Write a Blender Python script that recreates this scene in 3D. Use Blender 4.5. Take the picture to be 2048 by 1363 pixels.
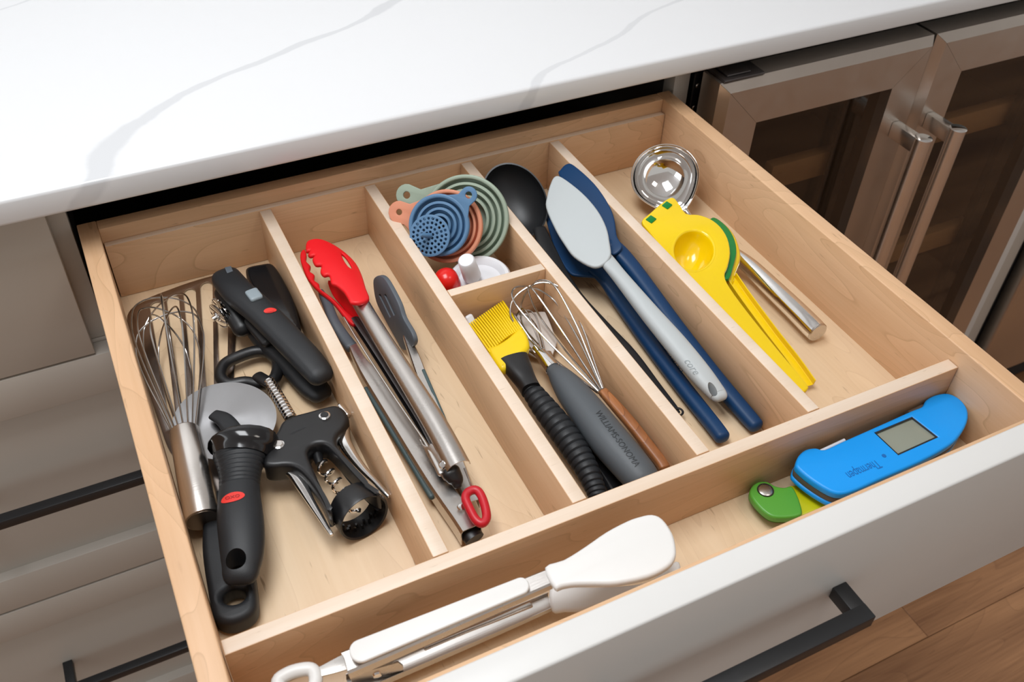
import bpy, bmesh, math, random
from mathutils import Vector, Matrix, Euler
from mathutils.bvhtree import BVHTree
random.seed(7)
for o in list(bpy.data.objects): bpy.data.objects.remove(o)
COL = bpy.context.scene.collection
PI = math.pi

# ---------------------------------------------------------------- camera
FPX = 1908.71
CAM = Vector((0.0298, -0.7776, 0.5078)); EUL = Euler((0.8222, -0.029, -0.4559), 'XYZ')
cd = bpy.data.cameras.new('camera'); cam = bpy.data.objects.new('camera', cd); COL.objects.link(cam)
cam.location = CAM; cam.rotation_euler = EUL
cd.sensor_width = 36; cd.lens = FPX / 2048 * 36; cd.clip_start = .01
cd.dof.use_dof = True; cd.dof.focus_distance = .80; cd.dof.aperture_fstop = 13
bpy.context.scene.camera = cam
MR = EUL.to_matrix()

# ---------------------------------------------------------------- light
sc = bpy.context.scene
sc.view_settings.view_transform = 'Standard'; sc.view_settings.look = 'None'
sc.view_settings.exposure = 0.0; sc.view_settings.gamma = 1; sc.view_settings.use_curve_mapping = False
w = bpy.data.worlds.new('room light'); sc.world = w; w.use_nodes = True
w.node_tree.nodes['Background'].inputs[0].default_value = (1.0, .97, .93, 1)
w.node_tree.nodes['Background'].inputs[1].default_value = .50
def area(name, loc, target, sx, sy, power, col=(1, 1, 1)):
    l = bpy.data.lights.new(name, 'AREA'); l.shape = 'RECTANGLE'; l.size = sx; l.size_y = sy
    l.energy = power; l.color = col
    o = bpy.data.objects.new(name, l); COL.objects.link(o); o.location = loc
    o.rotation_euler = (Vector(target) - Vector(loc)).to_track_quat('-Z', 'Y').to_euler()
area('ceiling_light_panel', (-.05, -.25, 1.52), (.25, -.30, 0), 0.9, .6, 20.5, (.95, .975, 1))
area('side_fill_light', (-2.3, -.1, 1.0), (.2, -.2, 0), 1.4, 1.2, 13, (.92, .96, 1))  # cool fill from the left, added for light and reflections; no window built
area('ceiling_lamp_warm', (.9, -.9, 1.50), (.3, -.2, 0), .4, .4, 3.2, (1, .93, .84))

# ---------------------------------------------------------------- helpers
def at(px, py, z=None, y=None, x=None):
    d = MR @ Vector(((px - 1024) / FPX, -(py - 681.5) / FPX, -1))
    if z is not None: t = (z - CAM.z) / d.z
    elif y is not None: t = (y - CAM.y) / d.y
    else: t = (x - CAM.x) / d.x
    return CAM + d * t
def depth(p): return -(MR.transposed() @ (p - CAM)).z
class Plane:
    """plane through three points given as photo pixel + height (or three vectors)"""
    def __init__(s, a, b=None, c=None):
        if b is None: s.p = Vector((0, 0, a)); s.n = Vector((0, 0, 1)); return
        v = [q if isinstance(q, Vector) else at(q[0], q[1], z=q[2]) for q in (a, b, c)]
        s.p = v[0]; s.n = (v[1] - v[0]).cross(v[2] - v[0]).normalized()
        if s.n.z < 0: s.n = -s.n
    def hit(s, px, py):
        d = MR @ Vector(((px - 1024) / FPX, -(py - 681.5) / FPX, -1))
        return CAM + d * ((s.p - CAM).dot(s.n) / d.dot(s.n))
WO = {}
def wo(o): return WO.get(o.name, Vector((0, 0, 0)))
def finish(name, bm, mat, parent=None, smooth=40):
    if parent is not None: off = wo(parent)
    else:
        xs = [v.co for v in bm.verts]
        off = Vector(((min(c.x for c in xs) + max(c.x for c in xs)) / 2, (min(c.y for c in xs) + max(c.y for c in xs)) / 2, min(c.z for c in xs)))
    bmesh.ops.translate(bm, verts=bm.verts, vec=-off)
    bmesh.ops.recalc_face_normals(bm, faces=bm.faces)
    me = bpy.data.meshes.new(name); bm.to_mesh(me); bm.free()
    if smooth:
        me.polygons.foreach_set('use_smooth', [True] * len(me.polygons))
        me.set_sharp_from_angle(angle=math.radians(smooth))
    me.materials.append(mat)
    o = bpy.data.objects.new(name, me); COL.objects.link(o)
    if parent is not None: o.parent = parent
    else: o.location = off
    WO[o.name] = off.copy()
    return o
def tag(o, label, cat, group=None, kind=None):
    if label: o['label'] = label
    if cat: o['category'] = cat
    if group: o['group'] = group
    if kind: o['kind'] = kind
    return o
def thing(name, label, cat, loc, group=None):
    o = bpy.data.objects.new(name, None); COL.objects.link(o); o.location = loc
    o.empty_display_size = .02; WO[o.name] = Vector(loc)
    return tag(o, label, cat, group)
def part(o, label): o['label'] = label; return o

def box(bm, x0, x1, y0, y1, z0, z1, bev=0, seg=2):
    r = bmesh.ops.create_cube(bm, size=1)
    for v in r['verts']: v.co = Vector(((x0 + x1) / 2 + v.co.x * (x1 - x0), (y0 + y1) / 2 + v.co.y * (y1 - y0), (z0 + z1) / 2 + v.co.z * (z1 - z0)))
    if bev:
        es = list({e for v in r['verts'] for e in v.link_edges})
        bmesh.ops.bevel(bm, geom=es, offset=bev, segments=seg, affect='EDGES', profile=.5)
    return bm
def boxo(name, dims, mat, parent, bev=.0008, seg=2, top=None):
    o = finish(name, box(bmesh.new(), *dims, bev=bev, seg=seg), mat, parent)
    if top:   # upper ply edge, its colour paled as if lit from above
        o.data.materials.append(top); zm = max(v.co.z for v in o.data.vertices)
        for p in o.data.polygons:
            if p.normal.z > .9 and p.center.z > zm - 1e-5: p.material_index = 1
    return o

def catmull(P, m=6, closed=False):
    """P: list of equal-length tuples -> resampled list"""
    n = len(P); out = []
    if n < 3 and not closed: return [tuple(p) for p in P]
    rng = range(n if closed else n - 1)
    for i in rng:
        if closed: a, b, c, d = P[(i - 1) % n], P[i], P[(i + 1) % n], P[(i + 2) % n]
        else: a, b, c, d = P[max(i - 1, 0)], P[i], P[i + 1], P[min(i + 2, n - 1)]
        for k in range(m):
            t = k / m; t2 = t * t; t3 = t2 * t
            out.append(tuple(.5 * ((2 * b[j]) + (-a[j] + c[j]) * t + (2 * a[j] - 5 * b[j] + 4 * c[j] - d[j]) * t2 + (-a[j] + 3 * b[j] - 3 * c[j] + d[j]) * t3) for j in range(len(b))))
    if not closed: out.append(tuple(P[-1]))
    return out
def sup(n=20, e=2.0):
    s = []
    for k in range(n):
        a = 2 * PI * k / n; c, q = math.cos(a), math.sin(a)
        s.append((math.copysign(abs(c) ** (2 / e), c), math.copysign(abs(q) ** (2 / e), q)))
    return s
def halftube(t=.12, n=9, a0=-5, a1=185):
    o = [(math.cos(math.radians(a0 + (a1 - a0) * k / n)), math.sin(math.radians(a0 + (a1 - a0) * k / n))) for k in range(n + 1)]
    return o + [(x * (1 - t), y * (1 - t)) for x, y in reversed(o)]
def uchan(t=.12, tv=.15): return [(-1, -1), (-1, .7), (-.8, 1), (.8, 1), (1, .7), (1, -1), (1 - t, -1), (1 - t, .65), (.75, 1 - tv), (-.75, 1 - tv), (-1 + t, .65), (-1 + t, -1)]
def loft(bm, st, sec=None, m=6, cap=(1, 1), up=(0, 0, 1), capk=1.0):
    """st: (x,y,z,rw,rh) stations; cap: 1 = rounded end, 0 = flat end"""
    sec = sec or sup(); st = catmull(st, m) if m > 1 else st
    P = [Vector(s[:3]) for s in st]; R = [[s[3], s[4]] for s in st]; n = len(P)
    T = [(P[min(i + 1, n - 1)] - P[max(i - 1, 0)]).normalized() for i in range(n)]
    rings = []
    def ring(p, t, rw, rh):
        s = t.cross(Vector(up)).normalized(); u = s.cross(t)
        return [bm.verts.new(p + s * (a * rw) + u * (b * rh)) for a, b in sec]
    if cap[0]:
        for k in (.99, .92, .8, .6, .3): 
            q = math.sqrt(1 - k * k); d = min(R[0]) * k * capk
            rings.append(ring(P[0] - T[0] * d, T[0], R[0][0] - min(R[0]) * (1 - q) , R[0][1] - min(R[0]) * (1 - q)))
    for i in range(n): rings.append(ring(P[i], T[i], *R[i]))
    if cap[1]:
        for k in (.3, .6, .8, .92, .99):
            q = math.sqrt(1 - k * k); d = min(R[-1]) * k * capk
            rings.append(ring(P[-1] + T[-1] * d, T[-1], R[-1][0] - min(R[-1]) * (1 - q), R[-1][1] - min(R[-1]) * (1 - q)))
    k = len(sec)
    for a, b in zip(rings, rings[1:]):
        for j in range(k): bm.faces.new((a[j], a[(j + 1) % k], b[(j + 1) % k], b[j]))
    bm.faces.new(rings[0]); bm.faces.new(list(reversed(rings[-1])))
    return bm
def S(*pts, hr=1.0):
    """stations from (px, py, width in px, z[, height ratio])"""
    out = []
    for p in pts:
        c = at(p[0], p[1], z=p[3]); r = p[2] / 2 * depth(c) / FPX
        out.append((c.x, c.y, c.z, r, r * (p[4] if len(p) > 4 else hr)))
    return out
def lofto(name, pts, mat, parent, sec=None, m=6, cap=(1, 1), hr=1.0, up=(0, 0, 1), capk=1.0, smooth=40):
    return finish(name, loft(bmesh.new(), S(*pts, hr=hr), sec, m, cap, up, capk), mat, parent, smooth)
def tube(bm, pts, r, n=8, closed=False, m=1):
    P = [Vector(p) for p in (catmull([tuple(p) for p in pts], m, closed) if m > 1 else pts)]; N = len(P)
    T = [((P[(i + 1) % N] - P[(i - 1) % N]) if closed else (P[min(i + 1, N - 1)] - P[max(i - 1, 0)])).normalized() for i in range(N)]
    a = Vector((0, 0, 1)) if abs(T[0].z) < .9 else Vector((1, 0, 0))
    u = (a - T[0] * a.dot(T[0])).normalized(); rings = []
    for i in range(N):
        u = (u - T[i] * u.dot(T[i])).normalized(); v = T[i].cross(u)
        rr = r[i] if isinstance(r, (list, tuple)) else r
        rings.append([bm.verts.new(P[i] + (u * math.cos(2 * PI * k / n) + v * math.sin(2 * PI * k / n)) * rr) for k in range(n)])
    for i in range(N if closed else N - 1):
        A, B = rings[i], rings[(i + 1) % N]
        sh = 0
        if closed and i == N - 1: sh = min(range(n), key=lambda s: (A[0].co - B[s].co).length)
        for j in range(n): bm.faces.new((A[j], A[(j + 1) % n], B[(j + 1 + sh) % n], B[(j + sh) % n]))
    if not closed: bm.faces.new(list(reversed(rings[0]))); bm.faces.new(rings[-1])
    return bm
def cut_hole(o, M, rx, ry, depth=.02, n=28):
    """real through hole: elliptical cutter along M's z axis"""
    bm = bmesh.new(); lathe(bm, [(0, -depth), (1, -depth), (1, depth), (0, depth)], M @ Matrix.Diagonal((rx, ry, 1, 1)), n)
    bmesh.ops.translate(bm, verts=bm.verts, vec=-wo(o) + (o.location if o.parent is None else Vector()))
    bmesh.ops.recalc_face_normals(bm, faces=bm.faces)
    me = bpy.data.meshes.new('cutter'); bm.to_mesh(me); bm.free(); c = bpy.data.objects.new('cutter', me); COL.objects.link(c)
    if o.parent is not None: c.location = o.parent.location
    md = o.modifiers.new('b', 'BOOLEAN'); md.object = c; md.operation = 'DIFFERENCE'; md.solver = 'EXACT'
    bpy.context.view_layer.update(); dg = bpy.context.evaluated_depsgraph_get(); dg.update()
    nm = bpy.data.meshes.new_from_object(o.evaluated_get(dg)); o.modifiers.clear(); o.data = nm
    nm.polygons.foreach_set('use_smooth', [True] * len(nm.polygons)); nm.set_sharp_from_angle(angle=math.radians(40))
    bpy.data.objects.remove(c)
def frame(o, n, ref=(0, 0, 1)):
    n = Vector(n).normalized(); r = Vector(ref); r = (r - n * r.dot(n))
    if r.length < 1e-3: r = Vector((0, 1, 0)) - n * n.y
    v = r.normalized(); u = v.cross(n)
    return Matrix(((u.x, v.x, n.x, o[0]), (u.y, v.y, n.y, o[1]), (u.z, v.z, n.z, o[2]), (0, 0, 0, 1)))
def lathe(bm, prof, M, n=48, sx=1, sy=1):
    rings = []
    for r, z in prof:
        if r < 1e-6: rings.append([bm.verts.new(M @ Vector((0, 0, z)))])
        else: rings.append([bm.verts.new(M @ Vector((r * math.cos(2 * PI * k / n) * sx, r * math.sin(2 * PI * k / n) * sy, z))) for k in range(n)])
    for a, b in zip(rings, rings[1:]):
        for j in range(n):
            q = [a[j] if len(a) > 1 else a[0], a[(j + 1) % n] if len(a) > 1 else None, b[(j + 1) % n] if len(b) > 1 else b[0], b[j] if len(b) > 1 else None]
            q = [v for v in q if v]
            if len(q) > 2: bm.faces.new(q)
    return bm
def shell(prof, t):
    """close an open lathe profile with an offset back side"""
    return prof + [(max(r - 0, 0) if r > 1e-6 else 0, z - t) for r, z in reversed(prof)] + [prof[0]]
def plate2d(outer, holes, th, bev=.0005, res=2):
    """flat 2D outline with holes -> solid bmesh, top face at z=0"""
    cu = bpy.data.curves.new('outline', 'CURVE'); cu.dimensions = '2D'; cu.fill_mode = 'BOTH'
    bev = min(bev, th / 2 - 1e-5)
    cu.extrude = th / 2 - bev; cu.bevel_depth = bev; cu.bevel_resolution = res; cu.offset = -bev
    for pl in [outer] + list(holes):
        sp = cu.splines.new('POLY'); sp.points.add(len(pl) - 1); sp.use_cyclic_u = True
        for q, p in zip(sp.points, pl): q.co = (p[0], p[1], 0, 1)
    o = bpy.data.objects.new('outline', cu); COL.objects.link(o)
    dg = bpy.context.evaluated_depsgraph_get(); dg.update()
    me = bpy.data.meshes.new_from_object(o.evaluated_get(dg))
    bm = bmesh.new(); bm.from_mesh(me)
    bpy.data.objects.remove(o); bpy.data.curves.remove(cu); bpy.data.meshes.remove(me)
    bmesh.ops.remove_doubles(bm, verts=bm.verts, dist=1e-6)
    bmesh.ops.translate(bm, verts=bm.verts, vec=(0, 0, -th / 2))
    return bm
def gridcut(bm, su, sv):
    for ax, s in ((0, su), (1, sv)):
        if not s: continue
        lo = min(v.co[ax] for v in bm.verts); hi = max(v.co[ax] for v in bm.verts); k = lo + s
        no = Vector((1, 0, 0)) if ax == 0 else Vector((0, 1, 0))
        while k < hi:
            bmesh.ops.bisect_plane(bm, geom=bm.verts[:] + bm.edges[:] + bm.faces[:], plane_co=no * k, plane_no=no); k += s
    bmesh.ops.triangulate(bm, faces=[f for f in bm.faces if len(f.verts) > 4])
def circ(cx, cy, r, n=14, ry=None): return [(cx + r * math.cos(2 * PI * k / n), cy + (ry or r) * math.sin(2 * PI * k / n)) for k in range(n)]
def plate(name, px, pl, th, mat, parent, holes=(), bev=.0005, sm=0, hsm=0, off=0, axis=None, cut=None, bend=None, res=2, smooth=40):
    """px: outline in photo pixels on plane pl; its top lies on the plane (+off along the normal)"""
    if not isinstance(pl, Plane): pl = Plane(pl)
    if axis: o = pl.hit(*axis[0]); ref = pl.hit(*axis[1]) - o
    else: o = pl.hit(*px[0]); ref = Vector((0, 1, 0))
    M = frame(o + pl.n * off, pl.n, ref); Mi = M.inverted()
    def loc(l, s):
        q = [Mi @ (pl.hit(*p) + pl.n * off) for p in l]; q = [(v.x, v.y) for v in q]
        return catmull(q, s, True) if s else q
    bm = plate2d(loc(px, sm), [loc(h, hsm) for h in holes], th, bev, res)
    if cut: gridcut(bm, *cut)
    if bend:
        for v in bm.verts: v.co = Vector(bend(v.co.x, v.co.y, v.co.z))
    bm.transform(M)
    return finish(name, bm, mat, parent, smooth)
def pcirc(cx, cy, rx, ry=None, rot=0, n=16):
    ry = ry or rx; c, s = math.cos(math.radians(rot)), math.sin(math.radians(rot))
    return [(cx + rx * math.cos(2 * PI * k / n) * c - ry * math.sin(2 * PI * k / n) * s, cy + rx * math.cos(2 * PI * k / n) * s + ry * math.sin(2 * PI * k / n) * c) for k in range(n)]
def write(name, text, p0, p1, pl, mat, parent, target=None, rise=.0003, flip=False, sy=1.0, bold=0):
    """lettering whose baseline runs from pixel p0 to p1, laid on the target surface"""
    if not isinstance(pl, Plane): pl = Plane(pl)
    a, b = pl.hit(*p0), pl.hit(*p1)
    cu = bpy.data.curves.new('txt', 'FONT'); cu.body = text; cu.size = 1; cu.resolution_u = 3; cu.offset = bold
    o = bpy.data.objects.new('txt', cu); COL.objects.link(o)
    dg = bpy.context.evaluated_depsgraph_get(); dg.update()
    me = bpy.data.meshes.new_from_object(o.evaluated_get(dg))
    bm = bmesh.new(); bm.from_mesh(me); bpy.data.objects.remove(o); bpy.data.meshes.remove(me)
    x0 = min(v.co.x for v in bm.verts); x1 = max(v.co.x for v in bm.verts)
    u = b - a; k = u.length / (x1 - x0); u.normalize(); v_ = pl.n.cross(u)
    if flip: v_ = -v_
    tree = None
    if target:
        me2 = target.data; off = wo(target)
        tree = BVHTree.FromPolygons([x.co + off for x in me2.vertices], [tuple(p.vertices) for p in me2.polygons])
    if target: gridcut(bm, 0, .18)
    for v in bm.verts:
        p = a + u * ((v.co.x - x0) * k) + v_ * (v.co.y * k * sy)
        if tree:
            h = tree.ray_cast(CAM, (p - CAM).normalized())
            if h[0]: p = h[0]
        v.co = p + pl.n * rise
    return finish(name, bm, mat, parent, 0)

# ---------------------------------------------------------------- materials
def newmat(name):
    m = bpy.data.materials.new(name); m.use_nodes = True
    return m, m.node_tree, m.node_tree.nodes['Principled BSDF']
def mat(name, col, rough=.5, metal=0, bump=0, bscale=400, spec=.5, coat=0, var=0, aniso=0):
    m, nt, b = newmat(name)
    b.inputs['Base Color'].default_value = (*col, 1); b.inputs['Roughness'].default_value = rough
    b.inputs['Metallic'].default_value = metal; b.inputs['Specular IOR Level'].default_value = spec
    b.inputs['Coat Weight'].default_value = coat; b.inputs['Coat Roughness'].default_value = .15
    b.inputs['Anisotropic'].default_value = aniso
    tc = nt.nodes.new('ShaderNodeTexCoord')
    nz = nt.nodes.new('ShaderNodeTexNoise'); nz.inputs['Scale'].default_value = bscale; nz.inputs['Detail'].default_value = 3
    nt.links.new(tc.outputs['Object'], nz.inputs['Vector'])
    if bump:
        bp = nt.nodes.new('ShaderNodeBump'); bp.inputs['Strength'].default_value = bump; bp.inputs['Distance'].default_value = .0005
        nt.links.new(nz.outputs[0], bp.inputs['Height']); nt.links.new(bp.outputs[0], b.inputs['Normal'])
    n2 = nt.nodes.new('ShaderNodeTexNoise'); n2.inputs['Scale'].default_value = 60; n2.inputs['Detail'].default_value = 5
    nt.links.new(tc.outputs['Object'], n2.inputs['Vector'])
    mr = nt.nodes.new('ShaderNodeMapRange'); mr.inputs['To Min'].default_value = max(rough - .05, 0); mr.inputs['To Max'].default_value = rough + .06
    nt.links.new(n2.outputs[0], mr.inputs['Value']); nt.links.new(mr.outputs[0], b.inputs['Roughness'])
    if var:
        mx = nt.nodes.new('ShaderNodeMix'); mx.data_type = 'RGBA'; mx.inputs['A'].default_value = (*[c * (1 - var) for c in col], 1); mx.inputs['B'].default_value = (*[min(c * (1 + var), 1) for c in col], 1)
        nt.links.new(n2.outputs[0], mx.inputs['Factor']); nt.links.new(mx.outputs['Result'], b.inputs['Base Color'])
    return m
def brushed(name, col, axis, rough=.28):
    m = mat(name, col, rough, 1); nt = m.node_tree; b = nt.nodes['Principled BSDF']
    tc = nt.nodes.new('ShaderNodeTexCoord'); mp = nt.nodes.new('ShaderNodeMapping')
    mp.inputs['Scale'].default_value = [8 if i == axis else 900 for i in range(3)]
    nz = nt.nodes.new('ShaderNodeTexNoise'); nz.inputs['Scale'].default_value = 1; nz.inputs['Detail'].default_value = 2
    bp = nt.nodes.new('ShaderNodeBump'); bp.inputs['Strength'].default_value = .12; bp.inputs['Distance'].default_value = .0003
    nt.links.new(tc.outputs['Object'], mp.inputs[0]); nt.links.new(mp.outputs[0], nz.inputs[0]); nt.links.new(nz.outputs[0], bp.inputs['Height']); nt.links.new(bp.outputs[0], b.inputs['Normal'])
    return m
def wood(name, c0, c1, axis, figure=.5, rough=.42, line=(.42, .25, .13), fleck=.5, scale=1.0, off=(0, 0, 0)):
    """maple-like: fine grain along axis, faint cathedral lines, small flecks"""
    m, nt, b = newmat(name); N = nt.nodes.new; Lk = nt.links.new
    geo = N('ShaderNodeNewGeometry'); oi = N('ShaderNodeObjectInfo')
    add = N('ShaderNodeVectorMath'); add.operation = 'ADD'
    mul = N('ShaderNodeVectorMath'); mul.operation = 'SCALE'; mul.inputs['Scale'].default_value = 3.7
    cmb = N('ShaderNodeCombineXYZ')
    for i in range(3): Lk(oi.outputs['Random'], cmb.inputs[i])
    Lk(cmb.outputs[0], mul.inputs[0]); Lk(geo.outputs['Position'], add.inputs[0]); Lk(mul.outputs[0], add.inputs[1])
    def mapped(sa, sc_):
        mp = N('ShaderNodeMapping'); mp.inputs['Scale'].default_value = [(sa if i == axis else sc_) * scale for i in range(3)]
        Lk(add.outputs[0], mp.inputs[0]); return mp.outputs[0]
    fine = N('ShaderNodeTexNoise'); fine.inputs['Scale'].default_value = 1; fine.inputs['Detail'].default_value = 4; Lk(mapped(14, 420), fine.inputs[0])
    broad = N('ShaderNodeTexNoise'); broad.inputs['Scale'].default_value = 1; broad.inputs['Detail'].default_value = 3; Lk(mapped(3, 22), broad.inputs[0])
    rp = N('ShaderNodeTexNoise'); rp.inputs['Scale'].default_value = 1; rp.inputs['Detail'].default_value = 1.5; rp.inputs['Distortion'].default_value = .6; Lk(mapped(3.2, 16), rp.inputs[0])
    # contour lines of the ring noise
    ml = N('ShaderNodeMath'); ml.operation = 'MULTIPLY'; ml.inputs[1].default_value = 16; Lk(rp.outputs[0], ml.inputs[0])
    fr = N('ShaderNodeMath'); fr.operation = 'FRACT'; Lk(ml.outputs[0], fr.inputs[0])
    ln = N('ShaderNodeValToRGB'); e = ln.color_ramp.elements; e[0].position = 0; e[0].color = (0, 0, 0, 1); e[1].position = .93; e[1].color = (.35, .35, .35, 1)
    x = e.new(.985); x.color = (1, 1, 1, 1); x = e.new(1.0); x.color = (0, 0, 0, 1)
    Lk(fr.outputs[0], ln.inputs[0])
    fk = N('ShaderNodeTexNoise'); fk.inputs['Scale'].default_value = 1; fk.inputs['Detail'].default_value = 2; Lk(mapped(45, 420), fk.inputs[0])
    fkr = N('ShaderNodeMapRange'); fkr.inputs['From Min'].default_value = .69; fkr.inputs['From Max'].default_value = .78; fkr.inputs['To Max'].default_value = fleck; Lk(fk.outputs[0], fkr.inputs['Value'])
    mx = N('ShaderNodeMix'); mx.data_type = 'RGBA'; mx.inputs['A'].default_value = (*c0, 1); mx.inputs['B'].default_value = (*c1, 1)
    s1 = N('ShaderNodeMath'); s1.operation = 'MULTIPLY_ADD'; s1.inputs[1].default_value = .6; Lk(fine.outputs[0], s1.inputs[0])
    s2 = N('ShaderNodeMath'); s2.operation = 'MULTIPLY_ADD'; s2.inputs[1].default_value = 1.6; s2.inputs[2].default_value = -.6; Lk(broad.outputs[0], s2.inputs[0]); Lk(s2.outputs[0], s1.inputs[2]); Lk(s1.outputs[0], mx.inputs['Factor'])
    fm = N('ShaderNodeMath'); fm.operation = 'MULTIPLY'; fm.inputs[1].default_value = figure; Lk(ln.outputs[0], fm.inputs[0])
    m2 = N('ShaderNodeMix'); m2.data_type = 'RGBA'; m2.inputs['B'].default_value = (*line, 1); Lk(mx.outputs['Result'], m2.inputs['A']); Lk(fm.outputs[0], m2.inputs['Factor'])
    m3 = N('ShaderNodeMix'); m3.data_type = 'RGBA'; m3.inputs['B'].default_value = (line[0] * .6, line[1] * .6, line[2] * .6, 1); Lk(m2.outputs['Result'], m3.inputs['A']); Lk(fkr.outputs[0], m3.inputs['Factor'])
    Lk(m3.outputs['Result'], b.inputs['Base Color'])
    b.inputs['Roughness'].default_value = rough; b.inputs['Specular IOR Level'].default_value = .4
    bp = N('ShaderNodeBump'); bp.inputs['Strength'].default_value = .08; bp.inputs['Distance'].default_value = .0003; Lk(fine.outputs[0], bp.inputs['Height']); Lk(bp.outputs[0], b.inputs['Normal'])
    return m
A0, A1 = (.60, .355, .190), (.73, .49, .305)
MX = wood('maple_x', A0, A1, 0); MY = wood('maple_y', A0, A1, 1)
MEDGE_LIT = wood('ply_edge_toplit', (.68, .53, .40), (.76, .64, .53), 0, figure=.0, fleck=.35, scale=1.6)  # speckled ply edge, with the light from above put into its paler colour
MPLY = wood('birch_ply', (.68, .49, .30), (.78, .61, .42), 1, figure=.22, fleck=.7, scale=.8)
FLOORW = wood('hickory_floor', (.13, .050, .021), (.54, .28, .135), 0, figure=.25, rough=.35, line=(.09, .035, .018), fleck=.4, scale=.55)
SHELFW = wood('shelf_wood', (.62, .44, .28), (.75, .56, .38), 0, figure=.2)
HANDLEW = wood('acacia_handle', (.20, .065, .02), (.48, .20, .075), 1, figure=.7, line=(.08, .02, .01), rough=.4, scale=2)
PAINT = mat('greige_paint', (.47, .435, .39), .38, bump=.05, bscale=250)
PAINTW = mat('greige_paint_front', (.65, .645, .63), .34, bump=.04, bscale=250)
BLACKM = mat('matte_black_metal', (.012, .013, .015), .38, spec=.5, bump=.05, bscale=900)
RUBBER = mat('black_rubber', (.013, .0145, .017), .5, bump=.15, bscale=1500, var=.1, spec=.4)
GLOSSB = mat('gloss_black_plastic', (.008, .008, .009), .12, spec=.6)
SATINB = mat('satin_black_plastic', (.009, .009, .010), .38, bump=.1, bscale=2200)
NYLON = mat('black_nylon', (.014, .015, .017), .42, bump=.1, bscale=1800)
CHROME = mat('polished_chrome', (.86, .85, .84), .05, 1)
STEEL = brushed('brushed_steel', (.62, .59, .56), 0)
STEELY = brushed('brushed_steel_handle', (.80, .76, .72), 0, .24)
FRIDGE = brushed('fridge_steel', (.60, .55, .50), 0, .30)
BLADE = mat('stamped_steel', (.40, .355, .33), .22, 1, var=.12)
DISC = mat('ground_steel', (.40, .40, .41), .30, 1, var=.08, aniso=.6)
WIRE = mat('wire_steel', (.50, .48, .46), .2, 1)
DARKST = mat('dark_steel', (.12, .11, .11), .35, 1)
RED = mat('red_silicone', (.80, .008, .014), .42)
REDLAB = mat('red_label', (.72, .03, .02), .45)
REDP = mat('red_plastic', (.75, .012, .008), .22)
REDL = mat('red_loop', (.52, .008, .02), .38)
GREYS = mat('slate_silicone', (.085, .10, .118), .5, bump=.08, bscale=1500)
TEAL = mat('teal_grip', (.05, .085, .09), .5)
SAGE = mat('sage_silicone', (.30, .37, .29), .5)
CORAL = mat('coral_silicone', (.64, .25, .145), .5)
DUSK = mat('blue_silicone', (.085, .19, .335), .48)
WHITE = mat('white_silicone', (.72, .71, .69), .38)
WHITEP = mat('white_plastic', (.72, .73, .76), .3)
CREAM = mat('cream_silicone', (.70, .65, .60), .45)
YEL = mat('yellow_silicone', (.86, .60, .004), .40)
YELE = mat('yellow_enamel', (.86, .60, .002), .14, spec=.6, coat=.4)
GREENE = mat('green_enamel', (.005, .20, .035), .2)
NAVY = mat('navy_silicone', (.003, .038, .118), .45, bump=.06, bscale=1500, spec=.35)
LGREY = mat('light_grey_silicone', (.46, .495, .505), .48, bump=.05, bscale=1500)
SLATEH = mat('slate_handle', (.075, .085, .095), .5, bump=.12, bscale=1800)
SLATED = mat('slate_dark', (.022, .025, .028), .6)
AZURE = mat('azure_plastic', (.0, .30, .84), .42, bump=.06, bscale=1600)
AZURED = mat('azure_dark', (.0, .12, .42), .5)
TAUPE = mat('taupe_rubber', (.095, .075, .06), .6)
LCD = mat('lcd_glass', (.26, .28, .23), .12)
LCDF = mat('lcd_frame', (.02, .02, .02), .3)
GRN = mat('green_plastic', (.085, .33, .035), .36)
LIME = mat('lime_plastic', (.50, .50, .0), .36)
NAVYT = mat('navy_lettering', (.02, .09, .21), .5)
GREYT = mat('grey_lettering', (.27, .30, .31), .5)
GREYB = mat('grey_button', (.25, .30, .33), .4)
DARKIN = mat('dark_interior', (.012, .012, .012), .8)
CARC_SHADE = mat('carcass_board_shaded', (.045, .04, .036), .7)  # shade inside the cabinet put into the dark board colour
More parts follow.
